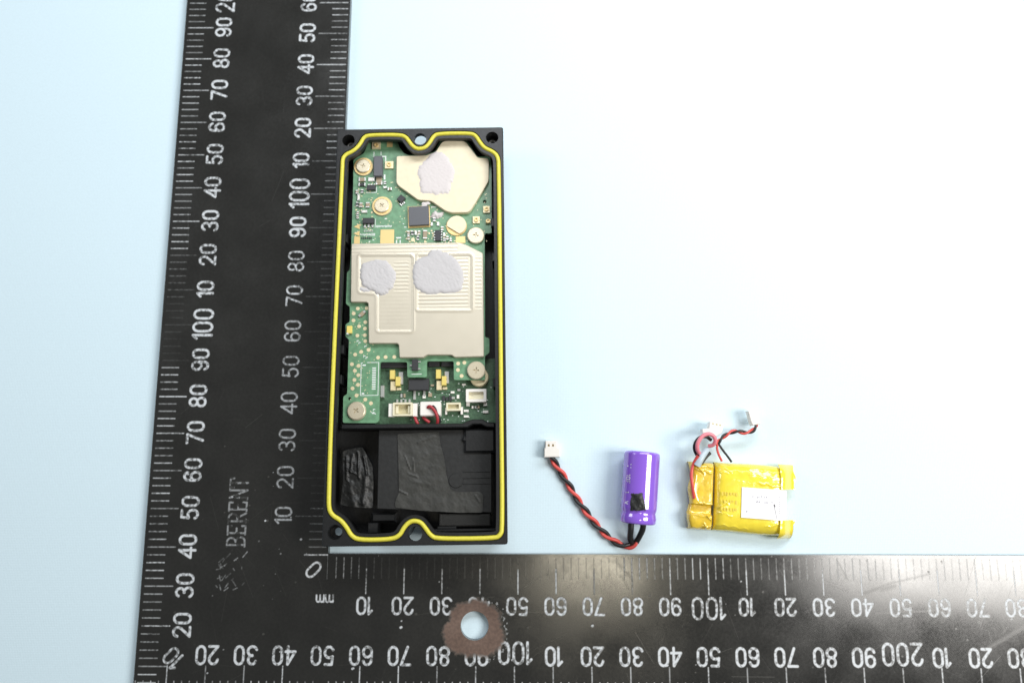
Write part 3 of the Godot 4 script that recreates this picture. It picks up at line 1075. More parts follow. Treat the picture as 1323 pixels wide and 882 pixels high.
	brick("end_cap", 6.75, 52.3, 7.35, 52.95, -4.0, -3.35, M.tin, board, -0.8)
	brick("end_cap", 8.0, 51.25, 8.6, 51.9, -4.0, -3.35, M.tin, board, -0.8)
	# white print on the solder mask
	var sb := dmb()
	var bars := [[9.5, 6.3, 13.2, 6.6], [12.9, 6.6, 13.2, 8.0], [12.6, 11.9, 13.1, 13.4], [9.6, 5.0, 9.8, 6.2], [11.6, 4.9, 11.8, 6.1], [7.76, 65.4, 8.2, 65.55], [9.3, 65.3, 12.5, 65.45], [7.7, 65.4, 7.85, 74.2], [12.35, 65.4, 12.5, 74.2], [7.7, 74.1, 12.5, 74.25], [8.1, 65.9, 9.0, 66.25], [8.1, 73.5, 8.8, 73.85], [10.5, 25.0, 10.65, 27.5], [16.4, 30.4, 17.8, 30.8], [16.4, 31.3, 16.7, 32.3], [17.4, 31.3, 17.7, 32.3], [23.9, 68.6, 21.2, 68.75], [7.8, 17.1, 10.7, 17.3], [10.6, 15.6, 10.75, 17.2], [26.0, 21.6, 27.4, 21.9]]
	for r in bars:
		cap(sb, rect(minf(r[0], r[2]), r[1], maxf(r[0], r[2]), r[3]), -3.985)
	for k in 13:
		cap(sb, rect(10.75, 66.75 + 0.47 * k, 11.75, 66.98 + 0.47 * k), -3.985)
	for k in 26:      # rows of small printed characters
		var x := 10.9 + 0.31 * (k % 14) if k < 14 else 6.5 + 0.35 * (k - 14)
		var y := 27.2 if k < 14 else 29.55
		cap(sb, rect(x, y - 0.4 + rng.randf() * 0.2, x + 0.2, y + 0.4 - rng.randf() * 0.3), -3.985)
	for k in 22:
		var x := rng.randf_range(10.5, 11.9) if k < 4 else rng.randf_range(4.8, 40.0)
		var y := rng.randf_range(77.7, 79) if k < 4 else rng.randf_range(24.0, 31.5)
		cap(sb, rect(x, y, x + rng.randf_range(0.15, 0.7), y + rng.randf_range(0.12, 0.3)), -3.987)
	for q in [[6.4, 59.3], [6.9, 59.8], [8.3, 63.5], [8.9, 63.9], [8.5, 60.8], [11.2, 77.8], [11.2, 78.7]]:
		cap(sb, rect(q[0], q[1], q[0] + 0.6, q[1] + 0.18), -3.985)
		cap(sb, rect(q[0], q[1], q[0] + 0.15, q[1] + 0.5), -3.983)
	var silk := obj("white_print", sb, M.silk, board)
	silk.set_meta("kind", "stuff")
	# plated through holes: many tiny dots
	var vb := dmb()
	for k in 300:
		var x := rng.randf_range(4.6, 41.5)
		var y := rng.randf_range(14.0, 32.0) if k < 220 else rng.randf_range(50.0, 80.5)
		if k >= 220 and x > 12.0: x = rng.randf_range(4.6, 11.8)
		prism(vb, circle(x, y, 0.13, 6), -4.0, -3.975)
	var tb := dmb()
	for k in 90:
		var x := rng.randf_range(18.2, 32.5) if k < 62 else rng.randf_range(4.8, 9.5)
		var y := rng.randf_range(28.4, 32.2) if k < 62 else rng.randf_range(15.5, 29.0)
		if k < 62 and (Vector2(x, y).distance_to(Vector2(33, 27.5)) < 3.2 or (x > 26.8 and x < 29.3)): continue
		var w := rng.randf_range(0.16, 0.34)
		prism(tb, rect(x, y, x + w, y + rng.randf_range(0.3, 0.6)) if k % 2 else rect(x, y, x + rng.randf_range(0.3, 0.6), y + w), -4.0, -3.85)
	var tiny := obj("tiny_component", tb, M.pad, board)
	tiny.set_meta("kind", "stuff")
	var vias := obj("plated_hole", vb, M.pad, board)
	vias.set_meta("kind", "stuff")
	# solder feet of the row of pads under the chip
	for k in 6:
		brick("solder_foot", 7.5 + 0.45 * k, 28.3, 7.72 + 0.45 * k, 28.8, -4.0, -3.8, M.tin, board, 0.0, 0.03)
		brick("solder_foot", 6.9 + 0.5 * k, 30.3, 7.15 + 0.5 * k, 30.9, -4.0, -3.8, M.chip, board, 0.0, 0.03)
	# --- ceramic antenna plate
	var ab := dmb()
	prism(ab, round_corners(poly([16.32, 7.03, 24.63, 6.93, 27.28, 5.92, 28.9, 3.08, 29.91, 2.6, 35.02, 2.7, 35.9, 3.3, 38.99, 7.87, 41.86, 8.06, 42.16, 8.78, 42.04, 14.9, 37.2, 23.19, 36.33, 24.01, 31.77, 24.03, 30.24, 23.54, 26.08, 20.47, 22.59, 20.19, 17.05, 15.91, 16.38, 14.96]), 0.5, 2), -4.0, -2.6, 0.12)
	obj("antenna_plate", ab, M.ceramic, t)
	var pb := dmb()
	blob(pb, poly([22.6, 10.6, 24.2, 8.6, 26.0, 6.2, 28.6, 5.9, 30.4, 7.0, 31.9, 9.8, 32.9, 12.6, 31.6, 15.6, 31.4, 18.4, 29.2, 18.4, 27.4, 18.9, 26.5, 18.3, 23.6, 18.5, 23.0, 16.7, 22.9, 13.6, 22.2, 12.2]), -2.62, 0.42, 0.16, 3)
	obj("thermal_putty", pb, M.putty_pale, t)
	pb = dmb()
	blob(pb, poly([25.6, 24.9, 26.6, 23.4, 27.2, 22.8, 27.6, 23.5, 28.9, 23.2, 29.6, 23.9, 28.9, 25.0, 27.6, 25.3, 26.6, 25.0]), -4.0, 0.9, 0.25, 4, 6)
	obj("thermal_putty", pb, M.putty_pale, t)
	pb = dmb()
	blob(pb, poly([23.5, 20.9, 24.4, 20.7, 25.6, 20.6, 25.9, 21.4, 24.9, 21.5, 23.9, 22.2, 23.4, 22.0]), -3.0, 0.3, 0.25, 6, 5)
	obj("thermal_putty", pb, M.putty_pale, t)
	make_shield(t)

func seg_d(p: Vector2, a: Vector2, b: Vector2) -> float:
	return p.distance_to(Geometry2D.get_closest_point_to_segment(p, a, b))

func make_shield(t: Node) -> void:
	# stamped lid: the outline is exact, the pressed panels and ribs are relief
	var out := round_corners(poly([4.4, 32.55, 33.95, 32.64, 35.68, 33.26, 40.4, 35.81, 40.48, 64.44, 32.75, 64.55, 31.91, 63.9, 25.43, 63.81, 24.4, 64.51, 18.13, 64.43, 17.86, 60.93, 17.43, 60.58, 9.87, 60.47, 9.46, 49.5, 8.94, 49.1, 4.69, 49.04]), 0.3, 2)
	var n := 640
	var x0 := 4.0
	var y0 := 32.0
	var span := 37.0
	var p1 := round_corners(poly([6.44, 35.75, 20.85, 35.96, 21.51, 36.65, 21.79, 57.55, 11.9, 57.41, 11.65, 46.95, 6.74, 46.44]), 0.9, 4)
	var p2 := round_corners(poly([22.3, 35.98, 36.97, 35.98, 37.61, 36.66, 37.58, 51.92, 22.35, 51.7]), 0.9, 4)
	var data := PackedByteArray()
	data.resize(n * n)
	var gloss := PackedByteArray()
	gloss.resize(n * n)
	noise.seed = 55
	noise.frequency = 0.2
	var boxes := [Rect2(6.2, 35.5, 16, 22.5), Rect2(22.0, 35.7, 16, 16.6)]
	for y in n:
		for x in n:
			var p := Vector2(x0 + span * (x + 0.5) / n, y0 + span * (y + 0.5) / n)
			var v := 150.0
			var inside := false
			for k in 2:
				if not boxes[k].grow(1.0).has_point(p):
					continue
				var pg: PackedVector2Array = [p1, p2][k]
				var d := 99.0
				for i in pg.size():
					d = minf(d, seg_d(p, pg[i], pg[(i + 1) % pg.size()]))
				if Geometry2D.is_point_in_polygon(p, pg):
					inside = true
					v -= 70.0 * smoothstep(0.15, 0.75, d)
				else:
					v += 55.0 * exp(-pow(d / 0.4, 2.0))
			# rows of fine stamped ribs
			var rib := 0.0
			if p.x > 16.2 and p.x < 20.2 and p.y > 37.6 and p.y < 46.5: rib = 1.0
			if p.x > 22.9 and p.x < 36.4 and p.y > 37.0 and p.y < 51.0: rib = 1.0
			if p.x > 38.2 and p.x < 40.0 and p.y > 37.0 and p.y < 52.0: rib = 0.8
			if p.x > 12.6 and p.x < 20.4 and p.y > 46.5 and p.y < 56.0: rib = 0.2
			if p.y > 32.9 and p.y < 35.4 and p.x < 33.5: rib = 0.9
			v += rib * 8.0 * sin(TAU * p.y / 1.05)
			data[y * n + x] = clampi(int(v), 0, 255)
			gloss[y * n + x] = clampi(int(96.0 + 9.0 * noise.get_noise_2d(p.x, p.y) + 7.0 * noise.get_noise_2d(p.x * 1.5, p.y * 14.0)), 0, 255)
	var im := Image.create_from_data(n, n, false, Image.FORMAT_L8, data)
	var m: StandardMaterial3D = mat(Color(0.69, 0.635, 0.515), 0.36, 0.4)
	m.heightmap_enabled = true
	m.heightmap_texture = ImageTexture.create_from_image(im)
	m.heightmap_scale = 0.045
	m.roughness = 1.0
	m.roughness_texture = ImageTexture.create_from_image(Image.create_from_data(n, n, false, Image.FORMAT_L8, gloss))
	var mb := dmb()
	var oc := ccw(out)
	var q := inset(oc, 0.18)
	var e := earcut(q)
	var uvf := func(p: Vector2) -> Vector2: return Vector2((p.x - x0) / span, (p.y - y0) / span)
	for i in range(0, e[1].size(), 3):
		var a: Vector2 = e[0][e[1][i]]
		var b: Vector2 = e[0][e[1][i + 1]]
		var c: Vector2 = e[0][e[1][i + 2]]
		mb.tri(Vector3(a.x, a.y, -2.6), Vector3(c.x, c.y, -2.6), Vector3(b.x, b.y, -2.6), uvf.call(a), uvf.call(c), uvf.call(b))
	obj("shield_lid", mb, m, t)
	var fb := dmb()
	skirt(fb, oc, -2.78, -2.6, false, q)
	skirt(fb, oc, -4.0, -2.78)
	obj("shield_frame", fb, M.shield, t)
	var pb := dmb()
	blob(pb, poly([6.92, 39.59, 7.95, 38.05, 11.77, 37.08, 14.35, 37.47, 16.11, 39.73, 16.99, 41.52, 16.62, 44.16, 14.96, 46.34, 13.71, 47.55, 11.59, 47.17, 10.29, 46.05, 7.49, 44.69, 7.0, 42.25]), -2.72, 0.7, 0.2, 7)
	obj("thermal_putty", pb, M.putty, t)
	pb = dmb()
	blob(pb, poly([6.9, 44.6, 8.4, 45.1, 10.2, 45.6, 10.1, 46.4, 8.0, 46.3, 6.9, 45.9]), -2.7, 0.45, 0.2, 9, 5)
	obj("thermal_putty", pb, M.putty, t)
	pb = dmb()
	blob(pb, poly([21.14, 39.36, 22.26, 37.37, 25.03, 36.51, 26.09, 34.74, 27.6, 34.5, 29.3, 35.01, 31.45, 35.94, 33.59, 37.76, 34.88, 40.45, 35.3, 43.12, 34.88, 45.75, 33.61, 47.05, 25.15, 47.28, 23.02, 46.46, 21.51, 44.68]), -2.72, 0.62, 0.15, 12, 18)
	obj("thermal_putty", pb, M.putty, t)

func make_lower_board(t: Node) -> void:
	var mb := dmb()
	prism(mb, poly([11.3, 64.2, 43.3, 64.2, 43.6, 81.6, 11.3, 81.6]), -7.6, -6.9)
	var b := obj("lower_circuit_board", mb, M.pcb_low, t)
	# battery contacts: two tall gold springs between two lower tin ones
	for x in [15.24, 27.54]:
		brick("contact_base", x - 0.2, 67.5, x + 3.6, 73.3, -6.9, -6.6, M.pcb_low, b)
		brick("gold_contact", x, 67.3, x + 1.3, 69.8, -6.6, -5.0, M.bright_gold, b, 0.0, 0.12)
		brick("gold_contact", x + 1.55, 69.1, x + 2.8, 71.6, -6.6, -5.0, M.bright_gold, b, 0.0, 0.12)
		brick("tin_contact", x + 0.1, 70.2, x + 1.5, 72.7, -6.6, -5.8, M.pad, b, 0.0, 0.1)
		brick("tin_contact", x + 2.25, 67.7, x + 3.45, 71.0, -6.6, -5.9, M.tin, b, 0.0, 0.1)
		brick("tin_contact", x + 1.7, 71.9, x + 2.95, 72.6, -6.6, -6.0, M.pad, b, 0.0, 0.1)
	brick("black_block", 20.2, 69.7, 25.7, 72.85, -6.9, -5.0, M.chip, b, 0.0, 0.2)
	for x in [21.75, 24.35]:
		brick("chip_lead", x - 0.3, 72.8, x + 0.3, 74.4, -6.9, -6.4, M.tin, b)
	brick("black_block", 12.6, 64.6, 20.0, 66.6, -6.9, -5.6, M.chip, b, 0.0, 0.15)
	brick("black_block", 25.4, 64.6, 28.4, 66.4, -6.9, -5.6, M.chip, b, 0.0, 0.15)
	brick("black_block", 28.9, 64.6, 32.4, 66.4, -6.9, -5.6, M.chip, b, 0.0, 0.15)
	brick("crystal", 12.7, 71.3, 13.7, 74.5, -6.9, -5.6, M.tin, b, 0.0, 0.15)
	# sockets
	tray("wide_socket", 16.3, 76.1, 21.5, 79.7, 0.5, -6.9, -4.4, -6.0, M.cream_plastic, M.cream_floor, b)
	for x in [15.1, 21.5]:
		brick("socket_ear", x, 76.3, x + 1.25, 79.8, -6.9, -4.9, M.white_plastic, b, 0.0, 0.12)
	for k in 4:
		if k % 3 == 0: brick("socket_key", 16.9 + 1.1 * k, 76.8, 17.7 + 1.1 * k, 79.0, -6.0, -5.0, M.cream_plastic, b, 0.0, 0.15)
		brick("chip_lead", 16.9 + 1.1 * k, 75.0, 17.4 + 1.1 * k, 76.1, -6.9, -6.3, M.tin, b)
	tray("small_socket", 30.3, 76.2, 34.2, 78.4, 0.5, -6.9, -5.2, -6.1, M.cream_plastic, M.cream_floor, b)
	brick("socket_ear", 30.0, 77.4, 30.5, 79.3, -6.9, -5.9, M.white_plastic, b)
	brick("socket_ear", 34.1, 77.4, 34.7, 79.3, -6.9, -5.9, M.white_plastic, b)
	tray("board_socket", 35.55, 72.7, 41.0, 76.2, 0.75, -6.9, -4.9, -5.9, M.white_plastic, M.cream_plastic, b)
	for x in [35.6, 40.2]:
		brick("socket_ear", x, 76.2, x + 0.9, 77.1, -6.9, -6.0, M.white_plastic, b)
	# plugged-in white plug with its pair of wires
	var pl := dmb()
	prism(pl, round_corners(rect(23.5, 76.0, 29.0, 79.8), 0.4, 2), -6.9, -4.0, 0.25)
	obj("plug", pl, M.white_plastic, b)
	var wires := [[M.dull_red, [25.6, 77.6, -4.0, 26.3, 77.4, -3.4, 27.3, 78.3, -3.3, 28.0, 79.6, -3.6, 28.2, 81.2, -4.4, 27.6, 82.6, -6.0]], [M.black_wire, [26.9, 77.3, -4.1, 27.5, 78.0, -3.6, 27.9, 79.2, -3.9, 28.5, 80.3, -4.2, 28.7, 81.5, -5.0]], [M.dull_red, [21.4, 79.2, -6.2, 22.1, 80.1, -5.4, 22.6, 81.2, -5.0, 23.2, 82.4, -6.0]], [M.dull_red, [24.2, 80.0, -6.0, 25.0, 80.7, -5.2, 26.0, 81.4, -5.2]]]
	for w in wires:
		var pts := PackedVector3Array()
		for i in range(0, w[1].size(), 3):
			pts.append(dev(Vector3(w[1][i], w[1][i + 1], w[1][i + 2])))
		var wb := MB.new()
		wb.tube(smooth_path(pts, 6), 0.42, 10)
		obj("wire", wb, w[0], b)
	# small parts
	var bits := [34.9, 78.0, 36.2, 78.6, 34.9, 79.5, 36.2, 80.1, 40.0, 78.3, 41.4, 79.0, 37.0, 77.0, 37.5, 77.7, 37.8, 77.0, 38.3, 77.7, 38.6, 77.0, 39.1, 77.7, 31.4, 73.0, 32.4, 73.6, 31.6, 74.5, 32.5, 75.1, 26.0, 71.1, 26.9, 71.6, 23.9, 74.0, 24.7, 74.8, 21.4, 74.4, 22.1, 75.1, 25.4, 73.4, 26.4, 74.4, 34.4, 71.0, 35.4, 71.5, 18.0, 73.5, 18.5, 74.5, 18.8, 73.5, 19.3, 74.5, 33.0, 74.0, 33.7, 75.0, 33.2, 72.4, 34.0, 73.0]
	for i in range(0, bits.size(), 4):
		brick("chip_component", bits[i], bits[i + 1], bits[i + 2], bits[i + 3], -6.9, -6.4, [M.white_plastic, M.tin, M.resistor][i / 4 % 3] if i > 8 else M.white_plastic, b)
	for k in 3:
		brick("dark_component", 29.2 + 0.9 * k, 74.2 + 0.4 * (k % 2), 29.9 + 0.9 * k, 75.6, -6.9, -6.3, M.chip, b)
	var sb := dmb()
	for k in 70:
		var x := rng.randf_range(18.0, 42.0)
		var y := rng.randf_range(70.5, 81.0)
		cap(sb, rect(x, y, x + rng.randf_range(0.15, 0.5), y + rng.randf_range(0.1, 0.3)), -6.88 + 0.0002 * k)
	var silk := obj("white_print", sb, M.silk, b)
	silk.set_meta("kind", "stuff")
	# spacer under the lower right screw
	disc("brass_spacer", 39.1, 69.5, 2.5, -6.9, -4.9, M.pad, b, 0.2)

func smooth_path(p: PackedVector3Array, n: int) -> PackedVector3Array:
	var o := PackedVector3Array()
	for i in p.size() - 1:
		for k in n:
			o.append(p[i].cubic_interpolate(p[i + 1], p[maxi(i - 1, 0)], p[mini(i + 2, p.size() - 1)], float(k) / n))
	o.append(p[p.size() - 1])
	return o

func make_bay(t: Node) -> void:
	# cross bar between the boards and the bay
	var mb := dmb()
	prism(mb, poly([3.0, 81.7, 34.6, 81.9, 36.0, 81.3, 37.2, 80.9, 40.0, 80.9, 41.2, 81.6, 43.2, 81.8, 43.2, 83.1, 41.0, 82.9, 39.6, 82.2, 37.4, 82.2, 36.0, 83.0, 3.0, 83.0]), -11.0, -3.8, 0.25)
	obj("cross_bar", mb, M.black, t)
	var pl := dmb()
	prism(pl, poly([12.36, 83.1, 42.3, 83.3, 42.2, 104.85, 12.42, 103.5]), -9.0, -6.2, 0.2)
	var plate := obj("bay_plate", pl, M.black_matt, t)
	brick("corner_block", 35.1, 83.2, 43.2, 89.4, -9.0, -5.2, M.black, plate, 0.0, 0.5)
	brick("corner_block", 34.6, 85.0, 36.2, 86.6, -9.0, -5.3, M.black, plate, 0.4, 0.4)
	for y in [94.3, 95.9, 97.4]:
		brick("raised_line", 34.7, y - 0.12, 42.0, y + 0.12, -6.25, -6.05, M.black_matt, plate, 0.0, 0.05)
	disc("round_boss", 32.9, 96.5, 1.9, -6.3, -6.0, M.black_matt, plate, 0.12)
	# tape stuck over the plate
	noise.seed = 8
	noise.frequency = 0.35
	var tape := poly([17.44, 84.26, 28.45, 83.78, 28.68, 86.47, 29.74, 90.59, 30.8, 96.7, 31.42, 98.72, 33.06, 99.46, 39.19, 99.42, 40.0, 100.43, 39.78, 104.7, 33.88, 104.7, 23.3, 104.0, 17.17, 103.14, 17.15, 101.74, 18.13, 99.35, 17.88, 92.48])
	sheet_part("cloth_tape", tape, -6.1, 0.3, 0.22, M.tape_cloth, t, [[19.5, 90.0, 21.0, 93.6, 0.2, 0.16], [21.6, 90.6, 22.0, 94.0, 0.18, 0.14], [22.6, 92.0, 25.5, 89.5, 0.25, 0.12], [20.4, 94.6, 22.8, 95.4, 0.25, 0.16], [24.0, 94.0, 26.6, 92.6, 0.3, 0.1], [17.6, 98.6, 20.2, 99.9, 0.22, 0.2], [23.0, 86.5, 27.0, 85.0, 0.4, 0.2], [21.5, 96.5, 26.0, 97.5, 0.5, 0.12], [38.0, 100.4, 39.0, 102.0, 0.3, 0.16]])
	sheet_part("crumpled_tape", poly([2.9, 88.6, 4.2, 88.0, 8.11, 87.5, 9.0, 89.0, 10.9, 92.4, 11.3, 97.0, 11.2, 103.2, 6.5, 103.0, 2.7, 102.3, 3.3, 96.0]), -7.2, 0.9, 0.14, M.tape_black, t, [[4.0, 90.0, 4.4, 96.0, 0.3, 0.5], [5.6, 89.5, 5.2, 94.0, 0.25, 0.45], [7.0, 89.0, 7.6, 95.5, 0.3, 0.5], [8.6, 90.0, 9.6, 94.5, 0.3, 0.7], [4.2, 93.2, 6.6, 94.4, 0.25, 0.35], [3.4, 91.0, 6.2, 91.6, 0.2, 0.3], [9.4, 95.0, 8.8, 102.0, 0.6, 0.5], [5.0, 97.0, 6.4, 102.5, 0.9, 0.3]])
	brick("sponge_pad", 28.56, 105.0, 41.77, 108.1, -10.5, -6.6, M.sponge, t, 0.01, 0.3)
	brick("end_rib", 26.0, 108.7, 43.4, 109.3, -10.5, -3.4, M.black, t, 0.0, 0.1)
	brick("bay_block", 10.6, 104.4, 17.2, 107.0, -12.0, -8.0, M.black, t, 0.0, 0.6)
	brick("bay_post", 10.2, 107.0, 12.8, 109.6, -12.0, -6.0, M.black, t, 0.0, 0.2)
	brick("bay_post", 28.2, 108.1, 33.0, 108.7, -10.5, -5.6, M.black, t, 0.0, 0.1)

func sheet_part(called: String, outline: PackedVector2Array, h0: float, amp: float, freq: float, m: Material, parent: Node, creases := []) -> void:
	# a flexible sheet with creases, cut to an outline: fine grid clipped to the polygon
	var mb := dmb()
	var o := ccw(round_corners(outline, 0.4, 2))
	var lo := Vector2(1e9, 1e9)
	var hi := -lo
	for q in o:
		lo = lo.min(q)
		hi = hi.max(q)
	var cell := 0.35
	var nf := func(x: float, y: float) -> float:
		var up := 0.0
		for c in creases:      # a pinched fold along a short line: from, to, width, height
			var w: float = c[4] * (1.0 + 0.4 * noise.get_noise_2d(x * 3.0, y * 3.0))
			up += c[5] * exp(-pow(seg_d(Vector2(x, y), Vector2(c[0], c[1]), Vector2(c[2], c[3])) / w, 2.0))
		return h0 + up + amp * (0.4 + noise.get_noise_2d(x * freq * 2.0, y * freq * 2.0) * 0.9)
	var nrm := func(x: float, y: float) -> Vector3:
		var d := 0.1
		var a := dev(Vector3(x + d, y, nf.call(x + d, y))) - dev(Vector3(x - d, y, nf.call(x - d, y)))
		var b := dev(Vector3(x, y + d, nf.call(x, y + d))) - dev(Vector3(x, y - d, nf.call(x, y - d)))
		return b.cross(a).normalized()
	var y := lo.y
	while y < hi.y:
		var x := lo.x
		while x < hi.x:
			var r := PackedVector2Array([Vector2(x, y), Vector2(x + cell, y), Vector2(x + cell, y + cell), Vector2(x, y + cell)])
			for piece in Geometry2D.intersect_polygons(r, o):
				var pc := ccw(piece)
				for i in range(1, pc.size() - 1):
					var tri := [pc[0], pc[i + 1], pc[i]]
					var v := []
					var nn := []
					for q in tri:
						v.append(dev(Vector3(q.x, q.y, nf.call(q.x, q.y))))
						nn.append(nrm.call(q.x, q.y))
					mb.put(v[0], v[1], v[2], nn[0], nn[1], nn[2])
			x += cell
		y += cell
	for i in o.size():
		var k := (i + 1) % o.size()
		var ha: float = nf.call(o[i].x, o[i].y)
		var hb: float = nf.call(o[k].x, o[k].y)
		mb.quad(Vector3(o[i].x, o[i].y, ha - 0.25), Vector3(o[i].x, o[i].y, ha), Vector3(o[k].x, o[k].y, hb), Vector3(o[k].x, o[k].y, hb - 0.25))
	obj(called, mb, m, parent)

# ------------------------------------------------------------------ capacitor with its twisted lead
func twisted(path: PackedVector3Array, gap: float, r: float, pitch: float, phase: float) -> Array:
	var out := []
	for s in 2:
		var pts := PackedVector3Array()
		var along := 0.0
		for i in path.size():
			if i > 0: along += path[i].distance_to(path[i - 1])
			var tg := (path[mini(i + 1, path.size() - 1)] - path[maxi(i - 1, 0)]).normalized()
			var side := tg.cross(Vector3.UP).normalized()
			var up := side.cross(tg)
			var a := phase + TAU * along / pitch + PI * s
			pts.append(path[i] + (side * cos(a) + up * sin(a)) * gap)
		var mb := MB.new()
		mb.tube(pts, r, 10)
		out.append(mb)
	return out

func v3(a: Array) -> PackedVector3Array:
	var o := PackedVector3Array()
	for i in range(0, a.size(), 3):
		o.append(Vector3(a[i], a[i + 1], a[i + 2]))
	return o

func make_capacitor() -> void:
	var at := Vector3(32.3, 0, 3.9)
	var t := thing("purple_capacitor", "purple cylindrical capacitor with a twisted red and black lead ending in a white plug", "capacitor", at)
	var a := Vector3(33.15, 4.85, -5.45) - at
	var b := Vector3(31.50, 4.85, 13.2) - at
	var ax := (b - a).normalized()
	var sx := ax.cross(Vector3.UP).normalized()      # pointing to -x side or +x side
	var up := sx.cross(ax)
	var L := a.distance_to(b)
	var prof := [[0.0, 0.0], [0.0, 3.6], [0.02, 4.2], [0.35, 4.65], [0.9, 4.78], [L - 4.2, 4.78], [L - 3.5, 4.66], [L - 2.9, 4.46], [L - 2.3, 4.60], [L - 1.6, 4.74], [L - 0.5, 4.70], [L - 0.1, 4.45], [L, 4.0], [L - 0.15, 3.6], [L - 0.35, 3.5], [L - 0.35, 0.0]]
	var rows := []
	for q in prof:
		var row := PackedVector3Array()
		for k in 56:
			var an := TAU * k / 56
			row.append(a + ax * q[0] + (sx * cos(an) + up * sin(an)) * q[1])
		rows.append(row)
	var mb := MB.new()
	mb.grid(rows, true, false)
	obj("sleeve", mb, M.purple, t)
	# crinkled black tape patch bent over the sleeve
	noise.seed = 18
	noise.frequency = 0.8
	var pr := []
	for i in 15:
		var u := i / 14.0
		var row := PackedVector3Array()
		for j in 15:
			var v := j / 14.0
			var x := lerpf(-3.05, 0.2 + 1.0 * u, v) + 0.45 * noise.get_noise_2d(u * 5.0, v * 1.5) - 0.5 * (1.0 - u) * (1.0 - u) * (v - 0.3)
			var z := lerpf(10.75, 15.1, u) + 0.4 * noise.get_noise_2d(v * 4.0, 3.0) - (0.5 * (1.0 - v) * 0.0)
			var rad := 4.88 + 0.3 * (0.5 + noise.get_noise_2d(x * 1.0, z * 0.6)) + (0.0 if i % 14 and j % 14 else -0.12)
			var an := -x / 4.85 * -1.0
			row.append(a + ax * z + (Vector3(1, 0, 0) * sin(an) + up * cos(an)) * rad)
		pr.append(row)
	mb = MB.new()
	mb.grid(pr)
	obj("tape_patch", mb, M.tape_black, t)
	# worn white print down the left flank, read along the can
	mb = MB.new()
	var marks := [["V", 3.3, 1.5], ["1", 5.9, 1.3], ["0", 6.5, 1.3], ["F", 7.5, 1.3], ["1", 10.3, 1.2], ["V", 12.8, 1.2]]
	for g in marks:
		for stroke in glyph(g[0]):
			for i in stroke.size() - 1:
				var q0: Vector2 = Vector2(stroke[i].x, stroke[i].y) * g[2]
				var q1: Vector2 = Vector2(stroke[i + 1].x, stroke[i + 1].y) * g[2]
				var d := (q1 - q0).normalized().orthogonal() * 0.12
				var c4 := []
				for q in [q0 - d, q1 - d, q1 + d, q0 + d]:
					var an: float = (-4.0 + q.y - 0.9) / 4.8
					c4.append(a + ax * (g[1] + q.x) + (Vector3(1, 0, 0) * sin(an) + up * cos(an)) * 4.83)
				mb.quad(c4[0], c4[1], c4[2], c4[3])
				mb.quad(c4[3], c4[2], c4[1], c4[0])
	var pm := obj("white_print", mb, M.ink_white, t)
	pm.set_meta("kind", "stuff")
	# two black heat-shrink legs
	for leg in [[29.8, 4.6, 12.8, 29.72, 4.2, 15.0, 29.75, 2.6, 17.0, 30.4, 1.2, 18.4], [33.0, 4.6, 12.9, 32.9, 4.0, 14.6, 32.3, 2.4, 16.5, 31.5, 1.3, 18.2]]:
		var pts := v3(leg)
		for i in pts.size(): pts[i] -= at
		mb = MB.new()
		mb.tube(smooth_path(pts, 6), 0.82, 14, 0.74)
		obj("black_leg", mb, M.black_wire, t)
	# twisted pair
	var path := v3([31.9, 1.2, 17.6, 31.0, 1.2, 18.7, 29.4, 1.15, 19.25, 27.3, 1.1, 18.85, 23.86, 1.1, 16.6, 20.1, 1.1, 12.6, 16.3, 1.1, 7.4, 13.1, 1.1, 2.1, 10.6, 1.15, -1.7, 9.0, 1.5, -4.3])
	for i in path.size(): path[i] -= at
	var tw := twisted(smooth_path(path, 14), 0.49, 0.5, 7.6, 1.0)
	obj("red_wire", tw[0], M.red_wire, t)
	obj("black_wire", tw[1], M.black_wire, t)
	# the plug
	var off := at
	var pg := func(v: Vector3) -> Vector3: return Vector3(v.x, v.z, v.y) - off
	mb = MB.new(pg)
	prism(mb, poly([7.45, -8.4, 10.55, -8.4, 10.75, -6.6, 11.3, -6.4, 11.35, -4.1, 7.1, -4.0, 7.15, -6.3, 7.4, -6.6]), 0.05, 3.1, 0.18, [rect(8.1, -7.5, 8.6, -6.9), rect(9.25, -7.5, 9.75, -6.9)])
	var plug := obj("plug", mb, M.white_plastic, t)
	mb = MB.new(pg)
	cap(mb, rect(8.1, -7.5, 8.6, -6.9), 2.2)
	obj("terminal", mb, M.gold, plug)
	mb = MB.new(pg)
	cap(mb, rect(9.25, -7.5, 9.75, -6.9), 2.2)
	obj("terminal", mb, M.gold, plug)

# ------------------------------------------------------------------ yellow battery
func field(x0: float, x1: float, z0: float, z1: float, nx: int, nz: int, fn: Callable) -> MB:
	var mb := MB.new()
	var rows := []
	for i in nz + 1:
		var row := PackedVector3Array()
		for j in nx + 1:
			# points crowd towards the rim so that its rounding is smooth
			var u := -cos(PI * j / nx)
			var v := -cos(PI * i / nz)
			u = lerpf(u, 2.0 * j / nx - 1.0, 0.5)
			v = lerpf(v, 2.0 * i / nz - 1.0, 0.5)
			row.append(fn.call(lerpf(x0, x1, u * 0.5 + 0.5), lerpf(z0, z1, v * 0.5 + 0.5), u, v))
		rows.append(row)
	mb.grid(rows)
	return mb

